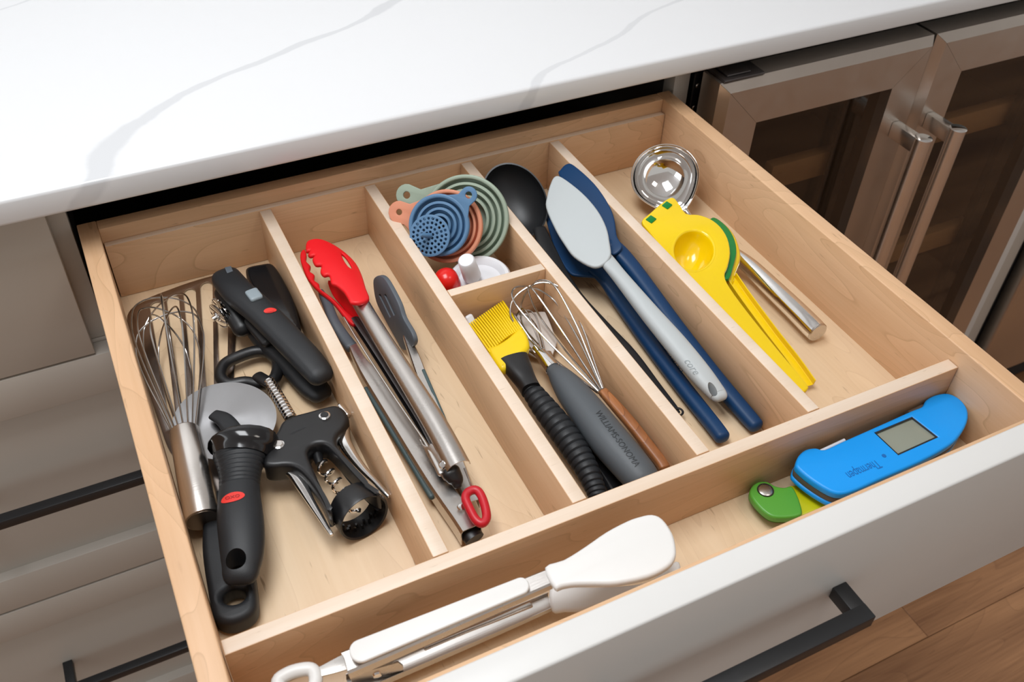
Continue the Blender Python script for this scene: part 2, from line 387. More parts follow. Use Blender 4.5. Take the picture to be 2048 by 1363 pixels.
def quartz():
    m, nt, b = newmat('white_quartz'); N = nt.nodes.new; Lk = nt.links.new
    geo = N('ShaderNodeNewGeometry'); sp = N('ShaderNodeSeparateXYZ'); Lk(geo.outputs['Position'], sp.inputs[0])
    # s runs over the top (y) and on down the front edge
    zz = N('ShaderNodeMath'); zz.operation = 'ADD'; zz.inputs[1].default_value = -.066; Lk(sp.outputs['Z'], zz.inputs[0])
    s = N('ShaderNodeMath'); s.operation = 'ADD'; Lk(sp.outputs['Y'], s.inputs[0]); Lk(zz.outputs[0], s.inputs[1])
    wob = N('ShaderNodeTexNoise'); wob.inputs['Scale'].default_value = 14; wob.inputs['Detail'].default_value = 4; Lk(geo.outputs['Position'], wob.inputs[0])
    wid = N('ShaderNodeTexNoise'); wid.inputs['Scale'].default_value = 9; wid.inputs['Detail'].default_value = 3; Lk(geo.outputs['Position'], wid.inputs[0])
    prev = None
    veins = [([(-.075, .0), (-.05, .022), (.0, .044), (.055, .094), (.126, .252), (.149, .315), (.191, .375), (.3, .56), (.6, .9)], .0065, .38),
             ([(-.075, .41), (-.058, .418), (-.033, .439), (-.018, .464), (.002, .515), (.022, .56), (.052, .615), (.069, .669), (.2, 1.0), (.6, 1.7)], .0045, .30),
             ([(-.075, -.55), (0, -.5), (.2, -.35), (.35, .05), (.6, .4)], .003, .3)]
    for pts, wd, st in veins:
        mr = N('ShaderNodeMapRange'); mr.inputs['From Min'].default_value = -.075; mr.inputs['From Max'].default_value = .6; Lk(s.outputs[0], mr.inputs['Value'])
        fc = N('ShaderNodeFloatCurve'); cv = fc.mapping.curves[0]
        fc.mapping.use_clip = False; fc.mapping.clip_min_y = -2; fc.mapping.clip_max_y = 2
        ptsn = [((a + .075) / .675, x / 2 + .5) for a, x in pts]
        cv.points[0].location = ptsn[0]; cv.points[1].location = ptsn[-1]
        for p in ptsn[1:-1]: cv.points.new(*p)
        for p in cv.points: p.handle_type = 'AUTO_CLAMPED'
        fc.mapping.update(); Lk(mr.outputs[0], fc.inputs['Value'])
        xv = N('ShaderNodeMath'); xv.operation = 'MULTIPLY_ADD'; xv.inputs[1].default_value = 2; xv.inputs[2].default_value = -1; Lk(fc.outputs[0], xv.inputs[0])
        w2 = N('ShaderNodeMath'); w2.operation = 'MULTIPLY_ADD'; w2.inputs[1].default_value = .036; w2.inputs[2].default_value = -.018; Lk(wob.outputs[0], w2.inputs[0])
        d0 = N('ShaderNodeMath'); d0.operation = 'SUBTRACT'; Lk(sp.outputs['X'], d0.inputs[0]); Lk(xv.outputs[0], d0.inputs[1])
        d1 = N('ShaderNodeMath'); d1.operation = 'ADD'; Lk(d0.outputs[0], d1.inputs[0]); Lk(w2.outputs[0], d1.inputs[1])
        d2 = N('ShaderNodeMath'); d2.operation = 'ABSOLUTE'; Lk(d1.outputs[0], d2.inputs[0])
        wv = N('ShaderNodeMath'); wv.operation = 'MULTIPLY'; wv.inputs[1].default_value = wd * 4; Lk(wid.outputs[0], wv.inputs[0])
        df = N('ShaderNodeMath'); df.operation = 'DIVIDE'; Lk(d2.outputs[0], df.inputs[0]); Lk(wv.outputs[0], df.inputs[1])
        r = N('ShaderNodeMapRange'); r.interpolation_type = 'SMOOTHSTEP'; r.inputs['From Min'].default_value = .6; r.inputs['From Max'].default_value = 1.15; r.inputs['To Min'].default_value = st; r.inputs['To Max'].default_value = 0; Lk(df.outputs[0], r.inputs['Value'])
        if prev:
            mxm = N('ShaderNodeMath'); mxm.operation = 'MAXIMUM'; Lk(prev, mxm.inputs[0]); Lk(r.outputs[0], mxm.inputs[1]); prev = mxm.outputs[0]
        else: prev = r.outputs[0]
    mx = N('ShaderNodeMix'); mx.data_type = 'RGBA'; mx.inputs['A'].default_value = (.69, .70, .715, 1); mx.inputs['B'].default_value = (.40, .415, .44, 1)
    Lk(prev, mx.inputs['Factor']); Lk(mx.outputs['Result'], b.inputs['Base Color'])
    b.inputs['Roughness'].default_value = .22
    return m
QUARTZ = quartz()
def glassmat():
    m = bpy.data.materials.new('tinted_glass'); m.use_nodes = True; nt = m.node_tree; nt.nodes.clear()
    o = nt.nodes.new('ShaderNodeOutputMaterial'); t = nt.nodes.new('ShaderNodeBsdfTransparent'); t.inputs[0].default_value = (.70, .64, .57, 1)
    g = nt.nodes.new('ShaderNodeBsdfGlossy'); g.inputs['Roughness'].default_value = .04
    lw = nt.nodes.new('ShaderNodeLayerWeight'); lw.inputs[0].default_value = .5; pw = nt.nodes.new('ShaderNodeMath'); pw.operation = 'POWER'; pw.inputs[1].default_value = 3.5; nt.links.new(lw.outputs['Facing'], pw.inputs[0])
    f = nt.nodes.new('ShaderNodeMath'); f.operation = 'MULTIPLY_ADD'; f.inputs[1].default_value = .8; f.inputs[2].default_value = .05; nt.links.new(pw.outputs[0], f.inputs[0]); x = nt.nodes.new('ShaderNodeMixShader')
    nt.links.new(f.outputs[0], x.inputs[0]); nt.links.new(t.outputs[0], x.inputs[1]); nt.links.new(g.outputs[0], x.inputs[2]); nt.links.new(x.outputs[0], o.inputs[0])
    return m
GLASS = glassmat()
CEIL = mat('ceiling_white', (.8, .8, .8), .8)
LAMP = bpy.data.materials.new('lamp_glow'); LAMP.use_nodes = True
LAMP.node_tree.nodes['Principled BSDF'].inputs['Emission Color'].default_value = (1, .97, .92, 1); LAMP.node_tree.nodes['Principled BSDF'].inputs['Emission Strength'].default_value = 12

# ================================================================ SETTING
FZ = -.87
fl = tag(finish('floor', box(bmesh.new(), -2.2, 3.4, -2.6, .75, FZ - .03, FZ - .012), DARKIN, None, 0), None, None, kind='structure')
PW = .127; row = 0; y = -2.655
while y < .75:
    x = -2.2 - random.random() * .9
    while x < 3.4:
        L_ = random.choice((.9, 1.2, 1.5, 1.9)); x0, x1 = max(x, -2.2), min(x + L_, 3.4)
        if x1 - x0 > .05:
            o = boxo('plank', (x0, x1 - .0008, y, min(y + PW, .75) - .0008, FZ - .012, FZ + random.uniform(-.0003, .0003)), FLOORW, fl, .0008, 1)
        x += L_
    y += PW; row += 1
tag(finish('wall_back', box(bmesh.new(), -2.2, 3.4, .66, .75, FZ, 1.6), CEIL, None, 0), None, None, kind='structure')
ce = tag(finish('ceiling', box(bmesh.new(), -2.2, 3.4, -2.6, .75, 1.6, 1.65), CEIL, None, 0), None, None, kind='structure')

# ---- worktop
bm = box(bmesh.new(), -1.1, 2.2, -.045, .655, .042, .066, .0035, 3)
tag(finish('countertop', bm, QUARTZ, None), 'white quartz countertop with soft grey veins above the cabinets', 'countertop')

# ---- base cabinet
cab = thing('base_cabinet', 'greige painted cabinet with black bar pulls beside and below the open drawer', 'cabinet', (-.03, .3, FZ))
boxo('side_panel', (-.720, -.700, .02, .62, FZ + .1, .04), CARC_SHADE, cab)
boxo('side_panel', (.630, .6465, .02, .62, FZ + .1, .04), CARC_SHADE, cab)
boxo('partition', (-.022, -.008, .02, .60, -.14, .04), CARC_SHADE, cab)
boxo('back_panel', (-.70, .63, .60, .62, FZ + .1, .04), CARC_SHADE, cab)
boxo('bottom_panel', (-.70, .63, .02, .60, FZ + .1, FZ + .118), CARC_SHADE, cab)
boxo('toe_kick', (-.72, .6465, .06, .075, FZ, FZ + .1), CARC_SHADE, cab)
boxo('top_rail', (-.70, .63, .0, .02, .026, .0415), CARC_SHADE, cab)
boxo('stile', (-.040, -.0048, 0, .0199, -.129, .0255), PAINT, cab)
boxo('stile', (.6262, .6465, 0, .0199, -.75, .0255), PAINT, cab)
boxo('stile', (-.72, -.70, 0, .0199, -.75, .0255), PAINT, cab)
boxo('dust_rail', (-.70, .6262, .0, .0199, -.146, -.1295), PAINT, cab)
def bar_pull(x0, x1, yf, zc, parent, s=.0112, proj=.035):
    bm = bmesh.new()
    for xx in (x0, x1 - s): box(bm, xx, xx + s, yf - proj + s * .5, yf, zc - s / 2, zc + s / 2, .0006)
    box(bm, x0 - .0002, x1 + .0002, yf - proj, yf - proj + s, zc - s / 2 - .0002, zc + s / 2 + .0002, .0008)
    return finish('bar_handle', bm, BLACKM, parent)
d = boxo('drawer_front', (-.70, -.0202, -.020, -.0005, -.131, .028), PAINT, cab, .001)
bar_pull(-.55, -.20, -.020, -.046, d)
def shaker(x0, x1, z0, z1, hz):
    rail = .0495
    d = boxo('drawer_front', (x0 + .02, x1 - .02, -.0075, -.0005, z0 + .02, z1 - .02), PAINT, cab, .0005)
    boxo('rail', (x0, x1, -.020, -.0006, z1 - rail, z1), PAINT, d, .0012)
    boxo('rail', (x0, x1, -.020, -.0006, z0, z0 + rail + .004), PAINT, d, .0012)
    boxo('stile', (x0, x0 + rail, -.0199, -.0006, z0 + rail + .004, z1 - rail), PAINT, d, .0004)
    boxo('stile', (x1 - rail, x1, -.0199, -.0006, z0 + rail + .004, z1 - rail), PAINT, d, .0004)
    bar_pull(-.181, .29, -.0075, hz, d, proj=.0445)
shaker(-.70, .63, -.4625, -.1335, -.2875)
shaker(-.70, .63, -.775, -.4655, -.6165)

# ---- open drawer
dr = thing('drawer', 'pulled-out maple drawer with white front and black bar handle', 'drawer', (.31, -.27, -.100))
FB = -.0726
boxo('side_board', (0, .0163, -.5395, 0, -.092, 0), MY, dr, .0012, 3)
boxo('side_board', (.6037, .62, -.5395, 0, -.092, 0), MY, dr, .0012, 3)
boxo('back_board', (.0163, .6037, -.0145, 0, -.092, -.0004), MX, dr, .0010)
boxo('front_board', (.0163, .6037, -.5395, -.5235, -.092, -.0004), MX, dr, .0010)
boxo('bottom_panel', (.010, .610, -.5290, -.008, -.0815, FB), MPLY, dr, .0003)
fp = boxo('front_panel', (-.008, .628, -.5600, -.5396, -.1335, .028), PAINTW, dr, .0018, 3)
bar_pull(.2145, .4045, -.5600, -.0462, fp, s=.0115, proj=.0295)
boxo('slide_rail', (.003, .016, -.50, -.004, -.1005, -.0925), STEEL, dr)
boxo('slide_rail', (.604, .617, -.50, -.004, -.1005, -.0925), STEEL, dr)

# ---- organiser insert
og = thing('drawer_organizer', 'light maple drawer organizer of upright divider boards inside the drawer', 'organizer', (.31, -.24, FB))
IT = -.0152; HB = FB + .0003
boxo('back_board', (.0172, .6030, -.0222, -.0150, HB, -.0146), MX, og, .0005, top=MEDGE_LIT)
boxo('cross_board', (.0172, .6030, -.4529, -.4420, HB, -.0156), MX, og, .0005, top=MEDGE_LIT)
XD = (.1546, .2575, .3595, .4604)
for xx in XD: boxo('divider', (xx, xx + .0111, -.4418, -.0224, HB, IT), MY, og, .0005, top=MEDGE_LIT)
boxo('short_divider', (.2688, .3593, -.2073, -.1983, HB, IT - .0002), MX, og, .0005, top=MEDGE_LIT)

# ---- beverage cooler
fr = thing('beverage_cooler', 'stainless two-door beverage cooler with tall handles beside the cabinet', 'cooler', (.96, .25, FZ))
bm = bmesh.new()
box(bm, .6605, .672, -.010, .60, FZ + .06, .012); box(bm, 1.262, 1.274, -.010, .60, FZ + .06, .012)
box(bm, .672, 1.262, -.010, .60, .0, .012); box(bm, .672, 1.262, -.010, .60, FZ + .06, FZ + .1); box(bm, .672, 1.262, .585, .60, FZ + .1, .0)
finish('body', bm, DARKIN, fr)
boxo('hinge_plate', (.6485, .6600, -.006, -.0035, -.12, .016), SATINB, fr)
for zz in (.001, -.026): bm = bmesh.new(); lathe(bm, [(0, .0012), (.0024, .0010), (.003, 0)], frame((.6545, -.006, zz), (0, -1, 0)), 16); finish('screw', bm, STEEL, fr)
def door(x0, x1, hx, side):
    yb, yf, zt, zb, w_ = -.0195, -.0600, .0262, FZ + .075, .053
    prof = [(0, yb), (0, yf + .010), (.0085, yf), (w_, yf), (w_, yf + .010)]
    d_ = boxo('door', (x0 + .01, x1 - .01, -.0450, -.0300, zb + .01, zt - .01), GLASS, fr, 0)
    part(d_, 'tinted glass door in a mitred stainless frame')
    def corner(ins, k): return ((x0 + ins, zb + ins), (x1 - ins, zb + ins), (x1 - ins, zt - ins), (x0 + ins, zt - ins))[k]
    for k, nm in enumerate(('bottom_rail', 'stile', 'top_rail', 'stile')):
        bm = bmesh.new(); A = []; B = []
        e = .00018
        for ins, yy in prof + [(w_, yb), ]:
            a = corner(ins, k); b_ = corner(ins, (k + 1) % 4)
            ux = (b_[0] - a[0]); uz = (b_[1] - a[1]); l = math.hypot(ux, uz); ux *= e / l; uz *= e / l
            A.append(bm.verts.new((a[0] + ux, yy, a[1] + uz))); B.append(bm.verts.new((b_[0] - ux, yy, b_[1] - uz)))
        n = len(A)
        for j in range(n): bm.faces.new((A[j], A[(j + 1) % n], B[(j + 1) % n], B[j]))
        bm.faces.new(A); bm.faces.new(list(reversed(B)))
        finish(nm, bm, FRIDGE, d_, 20)
    g0, g1 = x0 + w_, x1 - w_
    bm = bmesh.new()
    for xx in (g0 - .002, g1 - .026): box(bm, xx, xx + .028, -.0290, -.020, zb + w_, zt - w_)
    finish('gasket', bm, DARKIN, d_)
    bm = bmesh.new(); yh = -.106
    tube(bm, [(hx, yh, -.0740), (hx, yh, -.62)], .0098, 28); 
    for zz in (-.086, -.60): box(bm, hx - .006, hx + .006, yh, yf - .0002, zz - .010, zz + .010, .0008)
    h_ = finish('handle', bm, STEELY, d_)
    bm = bmesh.new(); tube(bm, [(hx, yh, -.0732), (hx, yh, -.0739)], [.0088, .0104], 28); finish('end_cap', bm, CHROME, h_)
door(.6475, .9515, .9240, 0)
door(.9560, 1.2760, .9800, 1)
for x0, x1 in ((.70, .945), (.965, 1.245)):
    for zt in (-.135, -.345, -.55):
        boxo('shelf_front', (x0 + .09, x1 - .018, -.012, .004, zt - .036, zt), SHELFW, fr, .002)
        boxo('wire_shelf', (x0 + .01, x1 - .01, .006, .50, zt - .020, zt - .016), DARKST, fr, .001)
bm = bmesh.new(); box(bm, .652, .705, -.052, -.012, .0264, .0292, .0008); box(bm, .659, .690, -.046, -.020, .0292, .0315, .001); finish('hinge_bracket', bm, DARKST, fr)

# ---- filler panel + appliance at far right
fc = thing('end_cabinet', 'pale greige cabinet end beside the right cooler door', 'cabinet', (1.33, .3, FZ))
boxo('panel', (1.281, 1.352, -.020, .60, FZ + .02, .040), PAINTW, fc)
boxo('stile', (1.353, 1.392, -.012, .60, FZ + .02, .040), PAINT, fc)
dw = thing('dishwasher', 'stainless appliance at the far right edge behind the drawer corner', 'dishwasher', (1.7, .3, FZ))
boxo('body', (1.400, 1.99, .0, .60, FZ + .02, .038), DARKIN, dw)
boxo('door', (1.415, 1.99, -.030, -.001, FZ + .1, .030), FRIDGE, dw, .006, 3)

# ================================================================ COMPARTMENT 1
# slotted turner -------------------------------------------------
t = thing('slotted_turner', 'slotted steel turner with black handle lying under the whisk and pizza cutter', 'turner', at(400, 800, z=FB))
out = [(254, 640), (262, 618), (284, 601), (330, 582), (380, 564), (425, 551), (455, 545), (472, 556), (473, 590), (470, 700), (466, 800), (463, 862), (440, 890), (400, 905), (362, 912), (345, 908), (332, 885), (320, 850), (290, 760), (266, 690)]
slots = []
for k in range(5):
    tx, ty = 312 + 33.5 * k, 612 - 13.0 * k; bx, by = 347 + 25 * k, 850 - 8 * k; wt, wb = 12.5, 6.5
    if k == 4: tx, bx = tx - 1, bx
    slots.append([(tx + wt * math.cos(a_), ty - 10 * math.sin(a_) - 2 * math.cos(a_)) for a_ in [PI * j / 8 for j in range(8, -1, -1)]] + [(bx + wb * math.cos(a_), by + 5 * math.sin(a_)) for a_ in [PI * j / 6 for j in range(0, 7)]])
plate('blade', out, FB + .0022, .0014, BLADE, t, slots, .0002, sm=3, res=1)
plate('handle', [(408, 985), (404, 1040), (403, 1100), (413, 1170), (424, 1225), (440, 1241), (465, 1242), (495, 1230), (511, 1212), (513, 1185), (506, 1130), (492, 1060), (478, 990), (440, 975)], FB + .0185, .018, RUBBER, t, [pcirc(467, 1188, 24, 15, -14, 24)], .0050, sm=4, res=5)
lofto('shank', [(410, 900, 30, FB + .006), (428, 945, 26, FB + .009), (440, 985, 26, FB + .010)], BLADE, t, hr=.25, cap=(0, 0))

# balloon whisk ---------------------------------------------------
def whisk_wires(tip, base, R, nl, r, parent, mat_=WIRE, spin=0, neck=.004, belly=.68, flat=.16):
    tip, base = Vector(tip), Vector(base); ax = (tip - base); Ln = ax.length; ax.normalize(); M = frame(base, ax, (0, 0, 1))
    for k in range(nl):
        a = PI * k / nl + spin; pts = []
        lk = 1.03 - flat * ((k * 3) % nl) / nl; prof = [(neck, 0), (neck + (R - neck) * .34, .22 * lk), (neck + (R - neck) * .70, .45 * lk), (R * .95, (belly - .05) * lk), (R * 1.0, (belly + .08) * lk), (R * .90, .90 * lk), (R * .62, .968 * lk), (R * .25, .998 * lk)]
        side = [(q, z) for q, z in prof]
        full = side + [(-q, z) for q, z in reversed(side)]
        for q, z in full: pts.append(M @ Vector((q * math.cos(a), q * math.sin(a), z * Ln)))
        finish('wire', tube(bmesh.new(), pts, r, 7, m=6), mat_, parent)
t = thing('balloon_whisk', 'steel balloon whisk with brushed cylindrical handle at the left drawer side', 'whisk', at(380, 950, z=FB))
hb = at(407, 1040, z=FB + .022); ht = at(369, 862, z=FB + .030)
bm = bmesh.new(); ax = (ht - hb); l = ax.length
lathe(bm, [(0, 0), (.0118, 0), (.0127, .0006), (.0129, .002), (.0123, l * .5), (.0113, l - .001), (.0108, l), (.0098, l), (.0098, l - .003), (0, l - .003)], frame(hb, ax), 40)
finish('handle', bm, STEELY, t)
bm = bmesh.new(); lathe(bm, [(0, -.0004), (.0112, -.0004), (.0112, .0002)], frame(hb, ax), 40); part(finish('end_cap', bm, mat('ground_end', (.20, .16, .13), .34, 1), t), 'ground metal end cap')
whisk_wires(at(326, 602, z=FB + .036), ht - ax.normalized() * .002, .0280, 7, .00075, t, spin=.28, neck=.0078, flat=.26)

# can opener --------------------------------------------------------
t = thing('can_opener', 'black can opener with red oval label and grey button', 'can opener', at(545, 680, z=FB))
lofto('handle', [(500, 620, 52, FB + .014), (530, 670, 58, FB + .014), (585, 725, 60, FB + .013), (622, 768, 58, FB + .012), (637, 783, 50, FB + .012)], RUBBER, t, sec=sup(24, 2.6), hr=.66, capk=1.4)
up_ = lofto('upper_handle', [(454, 558, 58, FB + .042), (480, 588, 62, FB + .044), (520, 622, 60, FB + .044), (570, 672, 60, FB + .041), (613, 717, 60, FB + .038), (638, 746, 54, FB + .036)], RUBBER, t, sec=sup(24, 2.6), hr=.70, capk=1.3)
lofto('head', [(452, 585, 46, FB + .030), (466, 618, 44, FB + .028), (486, 655, 44, FB + .022)], SATINB, t, hr=.8)
plate('turning_knob', [(491, 540), (497, 531), (520, 526), (541, 524), (554, 535), (570, 562), (586, 594), (596, 626), (602, 654), (592, 660), (566, 636), (528, 600), (502, 566)], Plane((491, 540, FB + .031), (541, 524, FB + .030), (600, 650, FB + .022)), .021, GLOSSB, t, (), .0035, sm=3, res=4)
boxt = plate('release_tab', [(449, 534), (462, 531), (466, 541), (454, 546)], Plane(FB + .0515), .003, GREYS, t, (), .0006)
lofto('lever_block', [(505, 640, 40, FB + .027), (540, 680, 40, FB + .024)], SATINB, t, hr=.5)
lofto('button', [(503, 583, 26, FB + .0535), (513, 596, 26, FB + .0535)], GREYB, t, sec=sup(20, 4), hr=.42)
pl = Plane(FB + .0565)
def oval_label(px, rx, ry, rot, parent, target, z, txt=True, lift=.0004):
    pl = Plane(z); c = pl.hit(*px)
    tree = BVHTree.FromPolygons([v.co + wo(target) for v in target.data.vertices], [tuple(p.vertices) for p in target.data.polygons])
    bm = bmesh.new(); N = 24; rings = []
    for f in (0, .35, .7, 1):
        row_ = []
        for q in (pcirc(px[0], px[1], rx * f, ry * f, rot, N) if f else [px]):
            p = pl.hit(*q); h = tree.ray_cast(p + Vector((0, 0, .06)), Vector((0, 0, -1))); p = h[0] if h[0] else p
            row_.append(bm.verts.new(p + Vector((0, 0, lift))))
        rings.append(row_)
    for k in range(N): bm.faces.new((rings[0][0], rings[1][k], rings[1][(k + 1) % N]))
    for a, b in zip(rings[1:], rings[2:]):
        for k in range(N): bm.faces.new((a[k], b[k], b[(k + 1) % N], a[(k + 1) % N]))
    o = finish('label', bm, REDLAB, parent); part(o, 'red oval label')
    c_, s_ = math.cos(math.radians(rot)), math.sin(math.radians(rot))
    if txt:
        a = (px[0] - rx * .62 * c_ - ry * -.38 * s_ * -1, px[1] - rx * .62 * s_ + ry * .38 * c_); b = (px[0] + rx * .62 * c_, px[1] + rx * .62 * s_ + ry * .38 * c_)
        write('lettering', 'OXO', a, b, pl, mat('dark_red_lettering', (.30, .008, .008), .5), parent, target, rise=lift + .0003, sy=.8, bold=.01)
oval_label((541, 624), 13, 5, -12, t, up_, FB + .05)
# gears
g = at(445, 626, z=FB + .026)
gax = Vector((-.91, -.36, -.06))
for nm, rr, dz, tt in (('cutting_wheel', .0120, .0050, 0), ('toothed_wheel', .0142, 0, 1)):
    bm = bmesh.new(); M = frame(g + gax.normalized() * dz, gax); n = 44
    prof = [(0, .0015), (rr * .35, .0022), (rr * .4, .0008), (rr * .85, .0006), (rr, 0), (rr * .97, -.0012), (0, -.0014)]
    lathe(bm, prof, M, n)
    if tt:
        for k in range(22):
            a = 2 * PI * k / 22; c = M @ Vector((rr * math.cos(a), rr * math.sin(a), -.0004)); box(bm, c.x - .0006, c.x + .0006, c.y - .0006, c.y + .0006, c.z - .0006, c.z + .0006)
    finish(nm, bm, CHROME, t)
bm = bmesh.new(); tube(bm, [g + gax.normalized() * .004, g + gax.normalized() * .0105], [.0026, .0022], 12); finish('axle', bm, CHROME, t)

# corkscrew ---------------------------------------------------------
t = thing('winged_corkscrew', 'black winged corkscrew with chrome levers and coiled worm', 'corkscrew', at(660, 920, z=FB))
zc = FB + .030
body_px = [(565, 840), (588, 828), (614, 821), (651, 811), (672, 808), (688, 816), (697, 833), (690, 850), (676, 866), (673, 882), (688, 908), (717, 943), (742, 968), (760, 984), (752, 986), (728, 970), (722, 960), (680, 916), (656, 891), (642, 885), (626, 888), (617, 898), (618, 914), (640, 965), (658, 1000), (664, 1020), (655, 1018), (640, 990), (617, 957), (594, 934), (572, 928), (545, 930), (527, 926), (530, 905), (545, 876), (556, 856)]
win = [(617, 912), (617, 898), (626, 888), (642, 885), (656, 892), (680, 918), (725, 964), (722, 972), (695, 984), (669, 1001), (662, 1000), (640, 965)]
bd = plate('body', body_px, Plane((560, 860, FB + .034), (690, 830, FB + .034), (715, 1030, FB + .038)), .019, SATINB, t, (), .0035, sm=3, res=4)
bdir = (at(728, 1034, z=0) - at(600, 870, z=0)).normalized(); bdir = (bdir + Vector((0, 0, .10))).normalized()
bc = at(729, 1035, z=FB + .0200)
bm = bmesh.new(); lathe(bm, [(.0163, -.018), (.0176, -.019), (.0190, -.012), (.0198, -.001), (.0192, .0004), (.0178, -.0004), (.0172, -.010), (.0163, -.018)], frame(bc, bdir), 48); finish('bell', bm, SATINB, t)
bm = bmesh.new()
for k in range(13):
    a = -PI / 2 - 1.1 + k * .183; M = frame(bc, bdir); c = M @ Vector((.0168 * math.cos(a), .0168 * math.sin(a), -.007 - .003 * (k % 2))); box(bm, c.x - .0009, c.x + .0009, c.y - .0009, c.y + .0009, c.z - .003, c.z + .0035)
finish('bell_rib', bm, GLOSSB, t)
def worm(p0, p1, R, turns, r, name, mt, n=16):
    p0, p1 = Vector(p0), Vector(p1); M = frame(p0, p1 - p0); l = (p1 - p0).length; pts = []
    for k in range(int(turns * n) + 1):
        f = k / (turns * n); a = 2 * PI * turns * f; rr = R * min(1, (1 - f) * 8 + .05)
        pts.append(M @ Vector((rr * math.cos(a), rr * math.sin(a), l * f)))
    return finish(name, tube(bmesh.new(), pts, r, 8), mt, t)
worm(at(642, 928, z=FB + .020), at(718, 1024, z=FB + .020), .0046, 5.2, .0013, 'worm', CHROME)
lofto('worm_collar', [(633, 903, 22, FB + .022), (640, 928, 17, FB + .022)], SATINB, t, cap=(0, 0))
bm = bmesh.new(); tube(bm, [at(630, 900, z=FB + .022), at(634, 909, z=FB + .022)], .0048, 18); finish('worm_ring', bm, CHROME, t)
# threaded shaft with ring
a, b = at(538, 762, z=FB + .020), at(583, 838, z=FB + .022); bm = bmesh.new(); l = (b - a).length; pr = [(0, 0)]
for k in range(13): pr += [(.0038, l * (k + .05) / 13), (.0050, l * (k + .35) / 13), (.0050, l * (k + .65) / 13), (.0038, l * (k + .95) / 13)]
lathe(bm, pr + [(0, l)], frame(a, b - a), 24); finish('rack_shaft', bm, CHROME, t)
ring = [(441, 752), (450, 728), (480, 712), (515, 702), (545, 708), (556, 730), (548, 758), (522, 768), (490, 764), (458, 768)]
bm = bmesh.new(); tube(bm, [at(x_, y_, z=FB + .0115) for x_, y_ in ring], .0052, 12, closed=True, m=4); finish('loop_handle', bm, SATINB, t)
lofto('hinge_block', [(516, 752, 26, FB + .016), (538, 765, 26, FB + .020)], SATINB, t, hr=.6)
# levers
for k, pts in enumerate(([(531, 930, 14), (560, 935, 20), (585, 945, 26), (603, 970, 24), (622, 1003, 17), (640, 1032, 13), (655, 1056, 10), (663, 1068, 8)],
                         [(694, 842, 10), (690, 862, 20), (690, 884, 26), (706, 912, 22), (728, 940, 17), (750, 962, 14), (768, 981, 12), (777, 991, 9)])):
    lofto('lever', [(x_, y_, w_, FB + .0235 + .001 * (k)) for x_, y_, w_ in pts], CHROME, t, sec=sup(16, 2.4), hr=.85)
lofto('lever_gear', [(680, 812, 12, FB + .026), (694, 830, 16, FB + .026)], CHROME, t)
for q in ((649, 830), (557, 888)):
    bm = bmesh.new(); lathe(bm, [(0, .0008), (.0030, .0008), (.0044, .0002), (.0044, -.001)], frame(at(q[0], q[1], z=FB + .0350), (0, 0, 1)), 22); rv = finish('rivet', bm, CHROME, t)
    bm = bmesh.new(); lathe(bm, [(0, .0012), (.0028, .0012), (.0034, .0004)], frame(at(q[0], q[1], z=FB + .0350), (0, 0, 1)), 22); finish('rivet_cap', bm, SATINB if q[0] > 600 else STEEL, rv)
write('lettering', 'OXO', (583, 868), (612, 854), FB + .034, SLATED, t, bd, rise=.0003, sy=.5)

# pizza cutter ------------------------------------------------------
t = thing('pizza_cutter', 'pizza wheel with steel disc and black ribbed handle with red oval', 'pizza cutter', at(470, 1000, z=FB))
dz = FB + .0225
bm = bmesh.new(); M = frame(at(450, 838, z=dz), Vector((.05, -.06, 1))); lathe(bm, [(0, .0006), (.030, .0006), (.0392, 0), (.030, -.0006), (0, -.0006)], M, 96, 1, 1); finish('wheel', bm, DISC, t)
lofto('guard', [(428, 829, 26, dz + .006), (447, 838, 34, dz + .0075), (464, 858, 38, dz + .0085), (475, 882, 42, dz + .010), (480, 905, 44, dz + .010)], RUBBER, t, hr=.42, sec=sup(20, 2.5))
hz = FB + .033
lofto('collar', [(486, 879, 126, hz + .002), (486, 884, 137, hz + .002), (486, 889, 136, hz + .002), (484, 900, 120, hz + .001), (482, 912, 108, hz)], GLOSSB, t, hr=.70, cap=(0, 0), m=4)
st = []
for k in range(19):
    f = k / 18; yy = 908 + f * 74; ww = 109 - 31 * math.sin(min(f * 1.25, 1) * PI / 2)
    st.append((481 - 2 * f, yy, ww + (2.6 if k % 2 else -5), hz, .66 + .12 * f))
lofto('ribbed_grip', st, RUBBER, t, cap=(0, 0), m=2, smooth=60)
hd = lofto('handle', [(479, 978, 80, hz, .78), (479, 1000, 84, hz, .78), (481, 1040, 91, hz, .75), (484, 1080, 90, hz - .001, .72), (484, 1115, 83, hz - .002, .66), (482, 1138, 74, hz - .003, .6)], RUBBER, t, sec=sup(28, 2.3), cap=(0, 1), capk=1.5)
cut_hole(hd, frame(at(470, 1112, z=hz + .008), (0, .05, 1)), .0068, .0068)
oval_label((465, 993), 25, 9.5, -12, t, hd, hz + .012)

